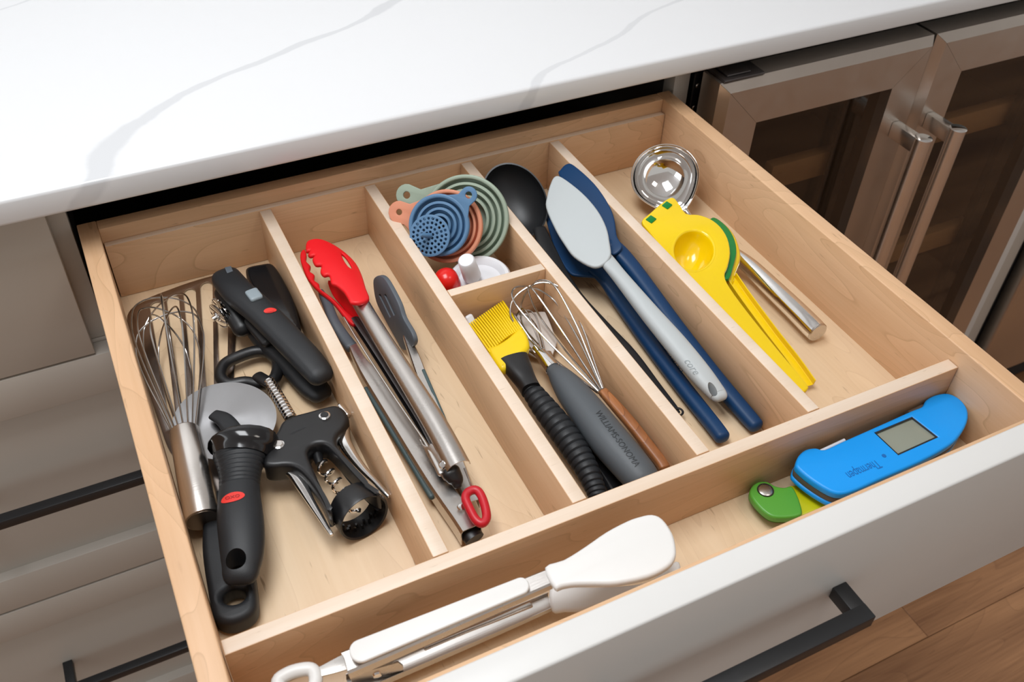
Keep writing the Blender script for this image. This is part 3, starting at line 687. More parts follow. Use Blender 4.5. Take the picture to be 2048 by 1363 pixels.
# ================================================================ COMPARTMENT 2
# grey flipper tongs ------------------------------------------------
t = thing('flipper_tongs', 'steel tongs with slate grey turner heads lying lower in the second compartment', 'tongs', at(850, 950, z=FB))
lofto('arm', [(706, 694, 18, FB + .016), (722, 726, 24, FB + .016), (745, 762, 36, FB + .015), (800, 850, 40, FB + .014), (870, 962, 42, FB + .013), (925, 1040, 46, FB + .012), (943, 1067, 48, FB + .012)], STEEL, t, sec=uchan(.1, .12), hr=.9, cap=(0, 0), smooth=30)
lofto('arm', [(813, 672, 14, FB + .020), (835, 730, 20, FB + .018), (860, 800, 22, FB + .016), (895, 880, 26, FB + .014), (925, 960, 30, FB + .012), (945, 1010, 32, FB + .012)], STEEL, t, sec=uchan(.14, .14), hr=.9, cap=(0, 0), smooth=30)
lofto('grip', [(733, 778, 11, FB + .014), (760, 822, 13, FB + .014), (815, 912, 13, FB + .012), (863, 992, 14, FB + .011)], TEAL, t, hr=1.0, sec=sup(12, 3))
lofto('grip', [(847, 742, 8, FB + .020), (868, 792, 9, FB + .018), (893, 850, 9, FB + .016), (921, 920, 9, FB + .013), (941, 966, 7, FB + .012)], TEAL, t, hr=1.2, sec=sup(12, 3))
lofto('turner_head', [(643, 588, 12, FB + .018, 2), (656, 612, 19, FB + .019, 1.3), (668, 644, 22, FB + .018, 1.1), (686, 672, 24, FB + .016, .9), (703, 694, 25, FB + .016, .8)], GREYS, t, sec=sup(20, 3), capk=.6)
# right head: a slotted flat paddle standing on edge, leaning
PH = Plane(at(750, 560, z=FB + .036), at(772, 650, z=FB + .006), at(815, 690, z=FB + .018))
hp = plate('turner_head', [(746, 565), (751, 553), (763, 552), (775, 566), (796, 606), (806, 636), (824, 668), (826, 690), (806, 700), (790, 676), (770, 640), (752, 603)], PH, .0042, GREYS, t,
      [[(757, 590), (760, 588), (782, 632), (779, 634)], [(768, 590), (771, 588), (790, 628), (787, 631)]], .0009, sm=4)
lofto('head_rim', [(766, 557, 7, FB + .0365), (783, 580, 7, FB + .035), (797, 610, 9, FB + .032), (807, 640, 12, FB + .026), (819, 668, 14, FB + .023)], GREYS, t)
lofto('hinge_cap', [(935, 1058, 44, FB + .010), (950, 1078, 42, FB + .009)], SATINB, t, hr=.7, cap=(0, 0))
bm = bmesh.new(); lathe(bm, [(0, .001), (.0022, .0008), (.003, 0)], frame(at(922, 1013, z=FB + .0225), (0, 0, 1)), 18); finish('rivet', bm, CHROME, t)

# red tongs ---------------------------------------------------------
t = thing('red_tongs', 'steel tongs with red scalloped silicone heads lying above the grey ones', 'tongs', at(780, 760, z=FB))
def dome(k, w0=.0): return lambda u, v, w_: (u, v, w_ - k * (u - w0) ** 2)
upj = [(611, 496), (612, 482), (621, 477), (642, 476), (667, 483), (692, 495), (711, 511), (723, 537), (731, 567), (738, 590), (722, 603), (702, 603), (696, 594), (687, 580), (672, 567), (662, 562), (658, 547), (647, 546), (640, 538), (642, 527), (630, 524), (624, 513), (629, 507), (620, 507), (615, 503), (619, 497)]
plate('upper_jaw', upj, Plane((620, 480, -.021), (700, 500, -.021), (720, 600, -.019)), .0045, RED, t, [[(682, 500), (688, 503), (697, 515), (703, 528), (697, 527), (688, 515)]], .0018, sm=3, hsm=3, axis=((655, 500), (718, 600)), cut=(.004, .006), bend=lambda u, v, w_: (u, v, w_ - 14 * (u - .004) ** 2 + .0 * v), res=3, smooth=60)
loj = [(601, 520), (601, 503), (609, 497), (613, 508), (612, 520), (621, 530), (619, 540), (629, 548), (628, 558), (638, 566), (640, 576), (652, 584), (672, 600), (690, 618), (712, 636), (721, 640), (706, 648), (690, 634), (668, 606), (650, 590), (640, 582), (625, 568), (612, 550)]
plate('lower_jaw', loj, Plane((605, 500, -.040), (650, 590, -.044), (721, 636, -.046)), .005, RED, t, (), .0018, sm=3, res=3)
plate('jaw_web', [(655, 560), (690, 584), (708, 606), (728, 636), (712, 644), (690, 622), (664, 590)], Plane((660, 570, -.040), (720, 636, -.046), (700, 640, -.052)), .006, RED, t, (), .0015, sm=3)
lofto('collar', [(711, 588, 38, -.028), (721, 603, 38, -.0285)], RED, t, cap=(0, 0), hr=.9, sec=halftube(.2))
lofto('upper_arm', [(716, 597, 33, -.0300), (760, 670, 36, -.0305), (820, 765, 42, -.032), (875, 855, 48, -.035), (918, 936, 52, -.038)], STEEL, t, sec=halftube(.08), hr=.85, cap=(0, 0), up=(-.12, 0, 1))
lofto('lower_arm', [(708, 640, 24, -.046), (745, 695, 26, -.047), (800, 780, 30, -.048), (850, 860, 34, -.049), (893, 948, 40, -.051)], DARKST, t, sec=halftube(.10, a0=60, a1=300), hr=.8, cap=(0, 0))
lofto('lower_arm_edge', [(688, 634, 4, -.040), (728, 700, 4, -.041), (790, 795, 5, -.042), (845, 875, 6, -.043), (862, 905, 12, -.043), (884, 945, 20, -.044)], STEEL, t, hr=.6)
plate('pivot_cheek', [(838, 872), (846, 888), (857, 892), (862, 886), (885, 905), (904, 938), (893, 962), (880, 950), (862, 925), (848, 898)], Plane((850, 880, -.040), (900, 935, -.040), (880, 950, -.046)), .0012, STEEL, t, (), .0004, sm=2)
lofto('hinge_block', [(903, 945, 40, -.042), (912, 960, 32, -.046), (915, 970, 18, -.048)], SATINB, t, hr=.7)
bm = bmesh.new(); lathe(bm, [(0, .0014), (.0022, .0012), (.0031, 0)], frame(at(885, 929, z=-.0365), (-.5, -.5, .8)), 18); finish('rivet', bm, CHROME, t)
bm = bmesh.new(); tube(bm, [at(929, 935, z=-.034), at(937, 955, z=-.038), at(944, 975, z=-.045)], .0009, 8); finish('pull_wire', bm, WIRE, t)
lp = [(931, 996), (936, 984), (950, 979), (961, 988), (970, 1012), (973, 1035), (964, 1046), (951, 1038), (938, 1014)]
bm = bmesh.new(); tube(bm, [at(a_, b_, z=-.044 - .00004 * (b_ - 980)) for a_, b_ in lp], .0033, 12, closed=True, m=4); part(finish('pull_loop', bm, REDL, t), 'red pull loop')

# ================================================================ COMPARTMENT 3 back: funnels
def ridge(R, n, dz, step, z0=0):
    """collapsed funnel: rim then n concentric pleats"""
    p = [(R, z0 - .0045), (R, z0 - .0006), (R - .0006, z0), (R - .0030, z0), (R - .0036, z0 - .0006)]
    r = R - .0036
    for k in range(n):
        p += [(r - .0004, z0 - dz - .0005 * k), (r - step * .45, z0 - dz - .0010 - .0005 * k), (r - step * .55, z0 - .0022 - .0005 * k), (r - step * .95, z0 - .0018 - .0005 * k)]
        r -= step
    p += [(r - .0003, z0 - dz - .004), (r * .75, z0 - dz - .006), (r * .7, z0 - dz - .010), (r * .62, z0 - dz - .010), (r * .58, z0 - dz - .0065), (r + .0005, z0 - dz - .0085), (R - .004, z0 - dz - .003), (R - .0015, z0 - dz - .002), (R, z0 - .0045)]
    return p
def funnel(name, label, c, n, R, ref_tab, hole_r, tabw, mt, pleats=3, dz=.006, step=.0058, grp='nested silicone funnels'):
    t = thing(name, label, 'funnel', (c.x, c.y, c.z - R), grp); M = frame(c, n)
    finish('bowl', lathe(bmesh.new(), ridge(R, pleats, dz, step), M, 72), mt, t, 50)
    Mi = M.inverted(); q = ref_tab(Plane(c, c + M.col[0].xyz, c + M.col[1].xyz)); v = Mi @ q; a = math.atan2(v.y, v.x); d = math.hypot(v.x, v.y)
    # tab: hull of a flange arc and a small circle with a hole
    pts = []
    for k in range(9): b_ = a + .62 - k * 1.24 / 8; pts.append(((R - .001) * math.cos(b_), (R - .001) * math.sin(b_)))
    def rot(x_, y_): return (x_ * math.cos(a) - y_ * math.sin(a), x_ * math.sin(a) + y_ * math.cos(a))
    neck = [rot((R + d) / 2 - .001, -tabw * .95)]; end = [rot(d + tabw * math.cos(x_), tabw * math.sin(x_)) for x_ in [(-80 + k * 20) / 57.3 for k in range(9)]]; neck2 = [rot((R + d) / 2 - .001, tabw * .95)]
    bm = plate2d(pts + neck + end + neck2, [circ(*rot(d, 0), hole_r, 18)], .0022, .0006); bm.transform(M)
    finish('tab', bm, mt, t)
    return t, M
CAMD = lambda c: (CAM - c).normalized()
LV = Vector((-.33, .02, .10))
c1 = at(930, 438, z=-.0130); n1 = (CAMD(c1) + LV).normalized()
funnel('funnel', 'sage green collapsible funnel, largest and rearmost of the stack', c1, n1, .0410, lambda P: P.hit(813, 390), .0034, .0105, SAGE, 3, .008, .0060)
c2 = at(893, 452, z=-.0105); n2 = (CAMD(c2) + LV + Vector((-.05, 0, .05))).normalized()
funnel('funnel', 'coral orange collapsible funnel between the green and blue ones', c2, n2, .0335, lambda P: P.hit(798, 424), .0028, .0105, CORAL, 2, .007, .0050)
c3 = at(877, 450, z=-.0045); n3 = (CAMD(c3) + LV).normalized()
funnel('funnel', 'blue collapsible funnel lying on top of the coral one', c3, n3, .0282, lambda P: P.hit(937, 390), .0031, .0078, DUSK, 3, .006, .0055)
c4 = at(859, 471, z=-.0105); n4 = (CAMD(c4) + LV + Vector((-.08, 0, .05))).normalized()
t = thing('strainer_disc', 'round blue perforated strainer disc with centre peg', 'strainer', (c4.x, c4.y, c4.z - .02))
hs = []
for rr, k_ in ((.0033, 6), (.0074, 12), (.0116, 18), (.0155, 24)):
    for k in range(k_):
        a = 2 * PI * (k + .5 * (k_ % 12 == 6)) / k_; hs.append(circ(rr * math.cos(a), rr * math.sin(a), .00125, 10))
bm = plate2d(circ(0, 0, .0190, 64), hs, .0022, .0003, 1); M4 = frame(c4, n4); bm.transform(M4); finish('disc', bm, DUSK, t, 30)
bm = bmesh.new(); lathe(bm, [(.0026, -.001), (.0022, .004), (.0018, .011), (.0012, .0122), (0, .0125)], frame(c4 + n4 * .0, n4 + Vector((-.75, .1, .2))), 18); finish('peg', bm, DUSK, t)
# white lid and red cap
t = thing('white_stopper_lid', 'white plastic lid with round stem behind the short divider', 'lid', (*at(955, 552, z=FB).xy, FB))
c = at(960, 555, z=-.040); nn = Vector((-.10, -.10, 1)).normalized()
bm = bmesh.new(); lathe(bm, [(0, -.002), (.012, -.002), (.0145, -.0035), (.0195, -.0035), (.0215, -.0005), (.0235, .0012), (.0265, .0012), (.0285, -.001), (.0290, -.004), (.0280, -.007), (.0255, -.0085), (0, -.0085)], frame(c, nn), 56); finish('disc', bm, WHITEP, t)
s0 = at(944, 551, z=-.036); s1 = at(932, 519, z=-.012)
bm = bmesh.new(); l = (s1 - s0).length; lathe(bm, [(0, 0), (.0084, 0), (.0082, l * .3), (.0076, l - .0015), (.0066, l - .0002), (0, l)], frame(s0, s1 - s0), 28); finish('stem', bm, WHITEP, t)
t = thing('red_domed_cap', 'shiny red domed cap tucked beside the white lid', 'cap', (*at(893, 558, z=FB).xy, FB))
c = at(893, 561, z=-.037); bm = bmesh.new(); lathe(bm, [(0, .0115), (.004, .0110), (.0078, .0090), (.0105, .0055), (.0114, .001), (.0116, -.004), (.0122, -.005), (.0122, -.008), (.0112, -.009), (.0105, -.028), (0, -.028)], frame(c, (-.2, -.3, 1)), 36); finish('dome', bm, REDP, t)

# ================================================================ COMPARTMENT 3 front
# cream spatula under everything
t = thing('cream_spatula', 'cream turner with dark handle lying under the wire whisks', 'spatula', (*at(1080, 690, z=FB).xy, FB))
plate('blade', [(1028, 634), (1032, 628), (1083, 622), (1094, 630), (1112, 676), (1113, 688), (1100, 714), (1070, 712), (1045, 690)], Plane((1030, 630, FB + .014), (1090, 625, FB + .014), (1100, 710, FB + .009)), .0030, CREAM, t, (), .001, sm=3)
lofto('neck', [(1095, 705, 18, FB + .009), (1120, 780, 16, FB + .009), (1145, 830, 22, FB + .010)], CHROME, t, hr=.5)
lofto('handle', [(1150, 835, 34, FB + .010), (1185, 900, 42, FB + .010), (1222, 958, 44, FB + .010), (1236, 985, 40, FB + .010)], GLOSSB, t, hr=.5)
t = thing('white_tipped_tool', 'white rounded tool tip poking out behind the yellow bristles', 'utensil', (*at(955, 660, z=FB).xy, FB))
lofto('tip', [(938, 634, 17, -.036), (946, 650, 18, -.042), (962, 680, 18, -.056)], WHITEP, t, hr=.6, sec=sup(20, 3))
lofto('stem', [(963, 682, 9, -.057), (990, 735, 9, -.066), (1015, 775, 9, -.066)], WHITEP, t)

# pastry brush -------------------------------------------------------
t = thing('basting_brush', 'yellow silicone basting brush with black ribbed handle', 'brush', (*at(1080, 830, z=FB).xy, FB))
PB = Plane((938, 643, -.037), (1004, 600, -.037), (1049, 704, -.033))
plate('head', [(975, 696), (990, 690), (1010, 678), (1026, 665), (1040, 652), (1047, 655), (1056, 672), (1059, 690), (1050, 703), (1025, 727), (1004, 737), (990, 724)], PB, .010, YEL, t, (), .004, sm=4, res=4, off=.001)
n = 17
for k in range(n):
    f = k / (n - 1)
    tipp = (939 + 66 * f, 645 - 45 * f); rt = (981 + 62 * f, 703 - 45 * f - 6 * math.sin(f * PI))
    a = PB.hit(*tipp); b = PB.hit(*rt)
    bm = bmesh.new()
    for dz_ in (-.001, -.0045, -.008):
        tube(bm, [a + PB.n * dz_, (a + b) / 2 + PB.n * (dz_ + .0006), b + PB.n * dz_], [.00088, .00098, .00105], 7)
    finish('bristle', bm, YEL, t)
lofto('neck', [(1026, 718, 64, -.037, .5), (1040, 742, 52, -.037, .7), (1053, 764, 42, -.038, .9), (1062, 780, 40, -.038, 1)], SATINB, t, cap=(0, 0), sec=sup(24, 2.6))
st = []; P0 = catmull([(1060, 776, 40.), (1085, 810, 50.), (1118, 852, 56.), (1148, 895, 56.), (1172, 935, 50.), (1190, 975, 42.), (1198, 1000, 38.)], 20)
for k, (a_, b_, w_) in enumerate(P0[::1]):
    g_ = (-6, -.6, .4, .8, .4, -.6)[k % 6]
    st.append((a_, b_, w_ + g_, -.040 - .012 * k / len(P0), .92))
lofto('ribbed_handle', st, RUBBER, t, m=1, cap=(1, 1), smooth=30)

# slate handled whisk -------------------------------------------------
t = thing('slate_handled_whisk', 'whisk with thick slate grey lettered handle and chrome neck', 'whisk', (*at(1200, 850, z=FB).xy, FB))
hd = lofto('handle', [(1109, 742, 32, -.044), (1122, 755, 48, -.043), (1145, 785, 64, -.042), (1180, 830, 74, -.041), (1215, 876, 79, -.041), (1250, 917, 78, -.042), (1278, 949, 74, -.043), (1289, 962, 68, -.044)], SLATEH, t, sec=sup(32, 2.1), hr=.9)
write('lettering', 'WILLIAMS-SONOMA', (1189, 824), (1270, 934), Plane((1190, 830, -.027), (1280, 940, -.027), (1240, 840, -.027)), SLATED, t, hd, rise=.0003, sy=1.15, bold=0)
lofto('neck', [(1072, 697, 22, -.047), (1088, 715, 26, -.046), (1106, 738, 32, -.045)], CHROME, t, cap=(0, 0))
whisk_wires(at(1030, 630, z=-.046), at(1080, 705, z=-.046), .0145, 4, .00075, t, spin=.3, neck=.0045)
# wood handled whisk
t = thing('wood_handled_whisk', 'small wire whisk with slim reddish wooden handle', 'whisk', (*at(1250, 830, z=FB).xy, FB))
lofto('handle', [(1206, 783, 20, -.046), (1232, 812, 23, -.047), (1262, 847, 24, -.049), (1300, 895, 24, -.053), (1322, 923, 24, -.056), (1329, 935, 23, -.057)], HANDLEW, t, sec=sup(24, 3), hr=.8, capk=.5)
whisk_wires(at(1052, 578, z=-.0235), at(1201, 781, z=-.045), .0255, 4, .00085, t, spin=.45, neck=.003, belly=.74, flat=.10)

# ================================================================ COMPARTMENT 4
# black ladle
t = thing('black_ladle', 'black nylon ladle leaning in the far corner behind the spatulas', 'ladle', (*at(1060, 480, z=FB).xy, FB))
c = at(1030, 400, z=-.030); nb = (CAMD(c) + Vector((.10, .25, .05))).normalized()
lg = (at(1075, 475, z=-.03) - at(985, 330, z=-.012)); R_ = .0395
M = frame(c, nb, lg); bm = bmesh.new()
pr = [(R_, 0)] + [(R_ * math.cos(a), -.026 * math.sin(a)) for a in [k * PI / 20 for k in range(1, 10)]] + [(0, -.026)]
pi_ = [(R_ - .0016, .0002)] + [((R_ - .0018) * math.cos(a), -.0245 * math.sin(a)) for a in [k * PI / 20 for k in range(1, 10)]] + [(0, -.0245)]
lathe(bm, list(reversed(pi_)) + pr, M, 64, .77, 1.0); finish('bowl', bm, NYLON, t, 60)
lofto('handle', [(1079, 458, 26, -.0445, .5), (1095, 500, 36, -.046), (1117, 545, 38, -.052), (1150, 595, 38, -.059), (1195, 652, 50, -.0655), (1243, 713, 68, -.0662), (1296, 776, 58, -.0665), (1338, 818, 40, -.0668), (1350, 828, 28, -.0668)], NYLON, t, sec=sup(20, 2.4), hr=.26)
bm = bmesh.new(); lathe(bm, [(.0030, 0), (.0042, .0012), (.0050, .0002), (.0042, -.0016), (.0030, 0)], frame(at(1356, 823, z=FB + .008), (0, 0, 1)), 20); finish('hanging_ring', bm, NYLON, t)

# navy turner
t = thing('navy_turner', 'navy blue silicone turner lying under the light grey spatula', 'turner', (*at(1300, 700, z=FB).xy, FB))
plate('blade', [(1092, 430), (1096, 450), (1108, 490), (1122, 520), (1137, 541), (1150, 549), (1185, 552), (1205, 555), (1222, 542), (1226, 515), (1205, 480), (1170, 430), (1130, 400), (1100, 405)], Plane((1095, 440, -.046), (1200, 440, -.046), (1190, 550, -.050)), .0030, NAVY, t, (), .0012, sm=4)
h2 = lofto('handle', [(1188, 538, 30, -.0495, .4), (1212, 560, 32, -.052, .55), (1238, 598, 32, -.060, .8), (1290, 672, 33, -.0635, .9), (1360, 766, 33, -.064, .9), (1425, 848, 33, -.064, .9), (1444, 873, 32, -.064, .9)], NAVY, t, sec=sup(24, 2.4), capk=.7)
write('lettering', 'WILLIAMS-SONOMA', (1281, 634), (1363, 744), Plane(-.057), NAVYT, t, h2, rise=.0003, sy=.9, bold=0)
# navy spatula
t = thing('navy_spatula', 'navy blue silicone spatula standing against the right divider', 'spatula', (*at(1400, 700, z=FB).xy, FB))
plate('blade', [(1118, 350), (1121, 338), (1133, 327), (1148, 330), (1188, 366), (1216, 406), (1228, 436), (1233, 470), (1244, 492), (1228, 508), (1210, 500), (1190, 470), (1150, 400)], Plane((1120, 345, -.016), (1185, 362, -.011), (1235, 500, -.028)), .0032, NAVY, t, (), .0013, sm=4)
lofto('handle', [(1222, 484, 30, -.029, .45), (1242, 506, 34, -.035, .6), (1275, 550, 35, -.043, .85), (1352, 655, 35, -.054, .9), (1430, 755, 35, -.060, .9), (1495, 832, 34, -.0635, .9), (1511, 850, 32, -.0640, .9)], NAVY, t, sec=sup(24, 2.4), capk=.7)
# grey spatula
t = thing('grey_spatula', 'light grey silicone spatula with teardrop handle hole on top', 'spatula', (*at(1350, 680, z=FB).xy, FB))
plate('blade', [(1092, 414), (1094, 390), (1100, 368), (1109, 352), (1125, 354), (1164, 384), (1194, 418), (1212, 452), (1219, 484), (1221, 510), (1206, 528), (1183, 532), (1148, 512), (1128, 486), (1110, 456)], Plane((1095, 410, -.013), (1180, 400, -.005), (1200, 520, -.0215)), .0042, LGREY, t, (), .0018, sm=4, res=4)
hg = lofto('handle', [(1180, 482, 26, -.0225, .12), (1200, 505, 34, -.0240, .30), (1218, 526, 33, -.0255, .55), (1242, 556, 31, -.028, .85), (1300, 627, 40, -.034, .8), (1352, 688, 47, -.039, .75), (1400, 746, 47, -.043, .7), (1432, 784, 39, -.047, .66), (1438, 791, 34, -.0472, .66)], LGREY, t, sec=sup(28, 2.4), capk=1.1)
bm = bmesh.new(); dirh = at(1440, 800, z=-.04) - at(1380, 725, z=-.04)
write('lettering', 'core', (1367, 722), (1388, 750), Plane(-.0335), GREYT, t, hg, rise=.0003, sy=1.1, bold=0)
cut_hole(hg, frame(at(1427, 770, z=-.0375), (0, 0, 1), dirh), .0029, .0060)

# ================================================================ COMPARTMENT 5
t = thing('steel_ladle', 'polished steel ladle with thick round handle in the right compartment', 'ladle', (*at(1480, 480, z=FB).xy, FB))
c = at(1330, 352, z=-.034); nl = (CAMD(c) + Vector((.0, .15, .42))).normalized(); R_ = .0340
lg = at(1372, 424, z=-.034) - c; M = frame(c, nl, lg); bm = bmesh.new()
pr = [(R_ + .0012, .0006), (R_, 0)] + [(R_ * math.cos(a), -.030 * math.sin(a)) for a in [k * PI / 28 for k in range(1, 14)]] + [(0, -.030)]
pi_ = [(R_ + .0008, .0012), (R_ - .0010, .0002)] + [((R_ - .0011) * math.cos(a), -.0289 * math.sin(a)) for a in [k * PI / 28 for k in range(1, 14)]] + [(0, -.0289)]
lathe(bm, list(reversed(pi_)) + pr, M, 96)
Mi = M.inverted()
for v in bm.verts:   # pouring side drawn out towards the handle
    q = Mi @ v.co
    if q.y > 0:
        k = 1 + .20 * (q.y / R_) ** 3; v.co = M @ Vector((q.x * (1 - .10 * (q.y / R_) ** 2), q.y * k, q.z))
finish('bowl', bm, CHROME, t, 60)
lofto('handle', [(1372, 420, 12, -.036, .5), (1384, 438, 12, -.042), (1420, 470, 16, -.050), (1462, 503, 26, -.056), (1500, 533, 34, -.0575), (1545, 576, 39, -.0580), (1590, 619, 42, -.0585), (1622, 651, 44, -.0590), (1634, 663, 43, -.0592)], CHROME, t, sec=sup(36, 2), cap=(1, 0))
c = at(1634, 663, z=-.0597); ddir = at(1634, 663, z=-.0597) - at(1590, 619, z=-.0590); r_ = 21.5 * depth(c) / FPX
bm = bmesh.new(); lathe(bm, [(r_, -.0002), (r_, .0010), (r_ * .93, .0018), (0, .0020)], frame(c, ddir), 36); finish('end_cap', bm, STEEL, t)
# lemon squeezer
t = thing('citrus_squeezer', 'yellow enamel citrus squeezer with green inner cup', 'squeezer', (*at(1450, 560, z=FB).xy, FB))
PS = Plane((1330, 540, -.025), (1440, 436, -.020), (1605, 775, -.050))
sq = [(1284, 441), (1300, 425), (1331, 399), (1347, 394), (1360, 408), (1373, 426), (1396, 428), (1420, 436), (1441, 452), (1456, 476), (1461, 505), (1456, 532), (1450, 550), (1461, 575), (1500, 628), (1560, 702), (1612, 764), (1617, 776), (1606, 784), (1594, 775), (1540, 728), (1478, 664), (1442, 630), (1405, 596), (1372, 566), (1345, 536), (1328, 508), (1316, 486), (1298, 462)]
cupc = (1388, 500)
top = plate('upper_plate', sq, PS, .0050, YELE, t, [pcirc(cupc[0], cupc[1], 40, 40, 0, 36)], .0018, sm=3, res=4)
cup = [(1.10, -.0004), (1.10, .0001), (1.05, .0003), (1.0, -.0002), (.975, -.0016)] + [(.97 * math.cos(a), -.0018 - .024 * math.sin(a)) for a in [k * PI / 24 for k in range(1, 12)]]
bm = bmesh.new(); N = 56; rings = [[bm.verts.new(PS.hit(*q) + PS.n * dz_) for q in pcirc(*cupc, 40 * f_, 40 * f_, 0, N)] for f_, dz_ in
    [(.3, -.0275), (.7, -.0225), (.98, -.0120), (1.06, -.0034), (1.10, -.0008)] + cup[1:]]
for a, b in zip(rings, rings[1:]):
    for k in range(N): bm.faces.new((a[k], a[(k + 1) % N], b[(k + 1) % N], b[k]))
bm.faces.new(rings[0]); bm.faces.new(rings[-1]); finish('press_cup', bm, YELE, t, 60)
low = [(1430, 434), (1452, 446), (1470, 467), (1480, 493), (1482, 514), (1473, 540), (1466, 562), (1446, 556), (1456, 534), (1459, 508), (1454, 484), (1442, 464), (1422, 446)]
PG = Plane(-.0345)
plate('green_insert', [(1425, 434), (1440, 440), (1458, 457), (1470, 480), (1473, 504), (1467, 530), (1458, 556), (1442, 550), (1448, 528), (1450, 506), (1444, 482), (1432, 462), (1416, 446)], PG, .0040, GREENE, t, (), .001, sm=3)
plate('lower_cup', low, Plane(-.0400), .012, YELE, t, (), .004, sm=3, res=4)
lofto('lower_handle', [(1460, 552, 26, -.041), (1490, 596, 27, -.045), (1540, 664, 28, -.053), (1585, 722, 29, -.060), (1617, 768, 30, -.064)], YELE, t, sec=[(x_, -y_) for x_, y_ in uchan(.16, .2)], hr=.5, cap=(0, 0), smooth=30)
for q in ((1302, 439), (1334, 411)):
    p = PS.hit(*q); bm = bmesh.new(); box(bm, -.0035, .0035, -.0042, .0042, -.004, .0012, .0006); bm.transform(frame(p, PS.n, PS.hit(1331, 399) - PS.hit(1300, 425))); finish('hinge_peg', bm, GREENE, t)

# ================================================================ FRONT TRAY
t = thing('folding_thermometer', 'bright blue folding thermometer with grey screen, wedged at the right', 'thermometer', (*at(1760, 890, z=FB).xy, FB))
PT = Plane((1610, 900, -.0375), (1660, 970, -.0385), (1900, 830, -.0405))
th = [(1592, 925), (1598, 909), (1612, 897), (1632, 894), (1650, 897), (1688, 880), (1765, 846), (1823, 820), (1845, 811), (1853, 798), (1871, 788), (1897, 785), (1921, 797), (1936, 818), (1935, 843), (1919, 871), (1897, 891), (1841, 922), (1765, 955), (1714, 978), (1684, 986), (1659, 980), (1622, 957), (1596, 935)]
scr = [(1751, 864), (1825, 833), (1875, 872), (1797, 907)]
u_ = plate('upper_shell', th, PT, .0075, AZURE, t, [scr], .0022, sm=3, res=4)
plate('screen', [(1748, 863), (1825, 830), (1880, 872), (1797, 911)], PT, .002, LCD, t, (), .0003, off=-.0022)
bm = bmesh.new(); pts_ = [PT.hit(*q) - PT.n * .0012 for q in scr]; tube(bm, pts_, .0009, 6, closed=True); finish('screen_frame', bm, LCDF, t)
cen = (1765, 885); th2 = [(cen[0] + (a_ - cen[0]) * .992, cen[1] + (b_ - cen[1]) * .985) for a_, b_ in th]
plate('grip_band', th2, PT, .0055, TAUPE, t, (), .001, sm=3, off=-.0074)
plate('lower_shell', th, PT, .0050, AZURE, t, (), .0018, sm=3, off=-.0128)
bm = bmesh.new(); lathe(bm, [(0, .0003), (.0016, .0003), (.0018, 0)], frame(PT.hit(1768, 911), PT.n), 16); finish('sensor_dot', bm, AZURED, t)
write('lettering', 'Thermapen', (1752, 919), (1690, 945), PT, AZURED, t, None, rise=.0002, sy=1.7)
bm = bmesh.new(); tube(bm, [PT.hit(1640, 897) - PT.n * .004, PT.hit(1692, 873) - PT.n * .004], .0014, 10); finish('probe', bm, WHITEP, t)
bm = bmesh.new(); tube(bm, [PT.hit(1822, 820) - PT.n * .006, PT.hit(1852, 806) - PT.n * .006], .0035, 10); finish('hinge_barrel', bm, TAUPE, t)

t = thing('pocket_thermometer', 'green and lime folding thermometer partly under the blue one', 'thermometer', (*at(1570, 1000, z=FB).xy, FB))
zt = FB + .0165
gp = [(1501, 989), (1502, 974), (1514, 963), (1533, 961), (1551, 970), (1568, 973), (1584, 971), (1596, 990), (1605, 1020), (1598, 1030), (1566, 1034), (1541, 1030), (1518, 1012)]
plate('green_end', gp, zt, .0070, GRN, t, (), .0020, sm=4, res=4)
plate('green_base', gp, zt - .0078, .0080, GRN, t, (), .0020, sm=4, res=4)
plate('lime_body', [(1580, 970), (1605, 968), (1700, 926), (1740, 930), (1720, 980), (1650, 1012), (1602, 1031), (1597, 1000)], FB + .0115, .0108, LIME, t, (), .0015, sm=0)
bm = bmesh.new(); c = at(1531, 980, z=zt); lathe(bm, [(0, .0006), (.0052, .0006), (.0056, .0003), (.0057, 0)], frame(c, (0, 0, 1)), 30); finish('pivot_disc', bm, STEEL, t)
bm = bmesh.new(); lathe(bm, [(.0056, .0001), (.0056, .0008), (.0062, .0008), (.0064, 0)], frame(c, (0, 0, 1)), 30); finish('pivot_ring', bm, DARKST, t)

# white silicone tongs ----------------------------------------------
t = thing('white_tongs', 'white silicone tongs with stainless arms lying along the front of the drawer', 'tongs', (*at(1000, 1220, z=FB).xy, FB))
PWt = Plane((690, 1300, -.0265), (1100, 1140, -.0142), (700, 1348, -.0265))
hdw = [(1090, 1133), (1128, 1118), (1170, 1092), (1212, 1063), (1254, 1041), (1280, 1032), (1304, 1028), (1325, 1037), (1345, 1066), (1352, 1096), (1350, 1115), (1336, 1133), (1296, 1153), (1233, 1166), (1190, 1167), (1149, 1168), (1125, 1172), (1109, 1174)]
plate('upper_head', hdw, PWt, .0065, WHITE, t, (), .0025, sm=3, res=4, off=.001)
lw = [(1100, 1176), (1130, 1171), (1180, 1172), (1240, 1170), (1300, 1160), (1352, 1120), (1362, 1140), (1350, 1170), (1290, 1190), (1240, 1196), (1190, 1212), (1160, 1219), (1130, 1220), (1105, 1219)]
plate('lower_head', lw, Plane((1100, 1200, -.052), (1300, 1150, -.046), (1160, 1219, -.053)), .0060, WHITE, t, (), .0024, sm=3, res=4)
lofto('upper_arm', [(1097, 1157, 37, -.0200, .5), (1000, 1198, 41, -.0235, .5), (800, 1283, 49, -.0305, .5), (691, 1329, 52, -.0345, .5)], STEEL, t, sec=uchan(.05, .12), cap=(0, 0), smooth=30)
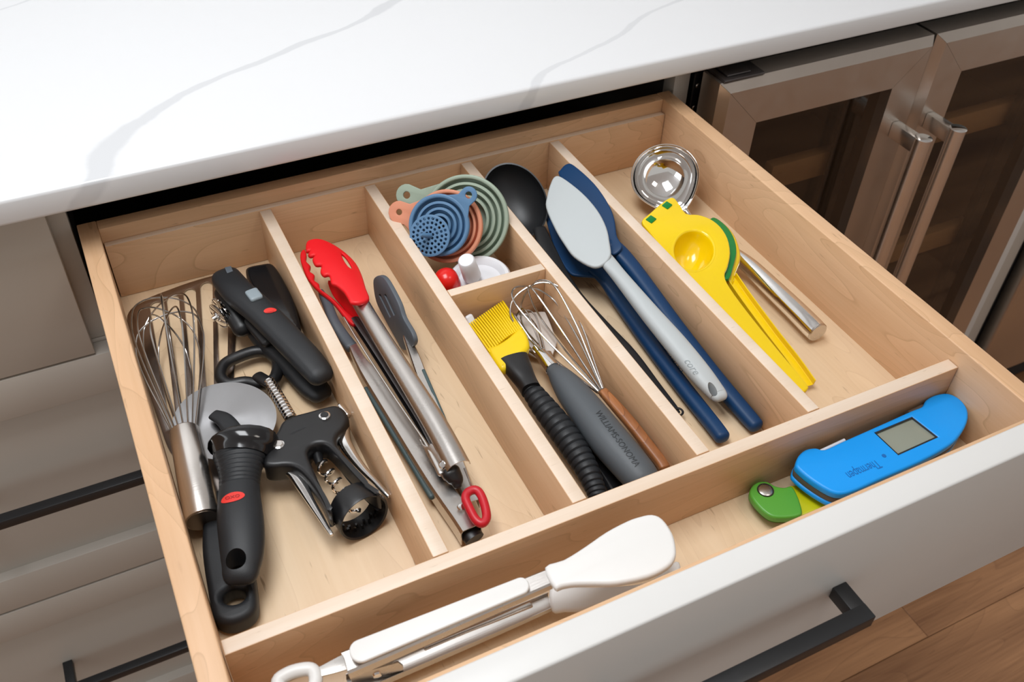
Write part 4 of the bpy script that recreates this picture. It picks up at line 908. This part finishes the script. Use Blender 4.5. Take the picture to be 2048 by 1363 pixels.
def stad(p, q, r, n=10):
    a = math.atan2(q[1] - p[1], q[0] - p[0]); o = []
    for k in range(n + 1): b_ = a + PI / 2 + PI * k / n; o.append((p[0] + r[0] * math.cos(b_), p[1] + r[0] * math.sin(b_)))
    for k in range(n + 1): b_ = a - PI / 2 + PI * k / n; o.append((q[0] + r[1] * math.cos(b_), q[1] + r[1] * math.sin(b_)))
    return o
plate('grip_inset', stad((722, 1303), (1042, 1173), (23, 17)), PWt, .0030, WHITE, t, (), .0012, off=.0020, res=4)
lofto('lower_arm', [(1104, 1201, 34, -.0590, .45), (1000, 1246, 38, -.0590, .45), (800, 1330, 44, -.0585, .5), (700, 1372, 46, -.0570, .5)], STEEL, t, sec=[(x_, -y_) for x_, y_ in uchan(.06, .15)], cap=(0, 0), smooth=30)
a, b = at(703, 1362, z=-.048), at(806, 1328, z=-.047); d_ = (b - a).normalized(); q_ = Vector((-d_.y, d_.x, 0)) * .0014
bm = bmesh.new(); vs = [a + Vector((0, 0, -.013)), b + Vector((0, 0, -.014)), b + Vector((0, 0, -.002)), a + d_ * .030 + Vector((0, 0, .004)), a + Vector((0, 0, .007))]
o1 = [bm.verts.new(v) for v in vs]; o2 = [bm.verts.new(v + q_) for v in vs]; bm.faces.new(o1); bm.faces.new(list(reversed(o2)))
for k in range(5): bm.faces.new((o1[k], o1[(k + 1) % 5], o2[(k + 1) % 5], o2[k]))
finish('pivot_cheek', bm, STEEL, t, 0)
bm = bmesh.new(); lathe(bm, [(0, .0016), (.0026, .0012), (.0032, 0)], frame(a + d_ * .016 + Vector((0, 0, -.002)), (d_.y, -d_.x, 0)), 20); finish('rivet', bm, CHROME, t)
plate('locking_plate', [(637, 1333), (676, 1312), (686, 1308), (694, 1338), (640, 1352)], -.028, .0014, STEEL, t, (), .0003)
lofto('spring_arm', [(850, 1296, 10, -.044), (930, 1262, 10, -.045), (985, 1240, 12, -.046), (1060, 1208, 16, -.047)], STEEL, t, hr=.5)
rg = [(556, 1362), (575, 1347), (600, 1339), (622, 1338), (631, 1350), (628, 1372), (600, 1392), (565, 1385)]
bm = bmesh.new(); tube(bm, [at(a_, b_, z=-.030) for a_, b_ in rg], .0042, 12, closed=True, m=4); finish('pull_ring', bm, WHITE, t)
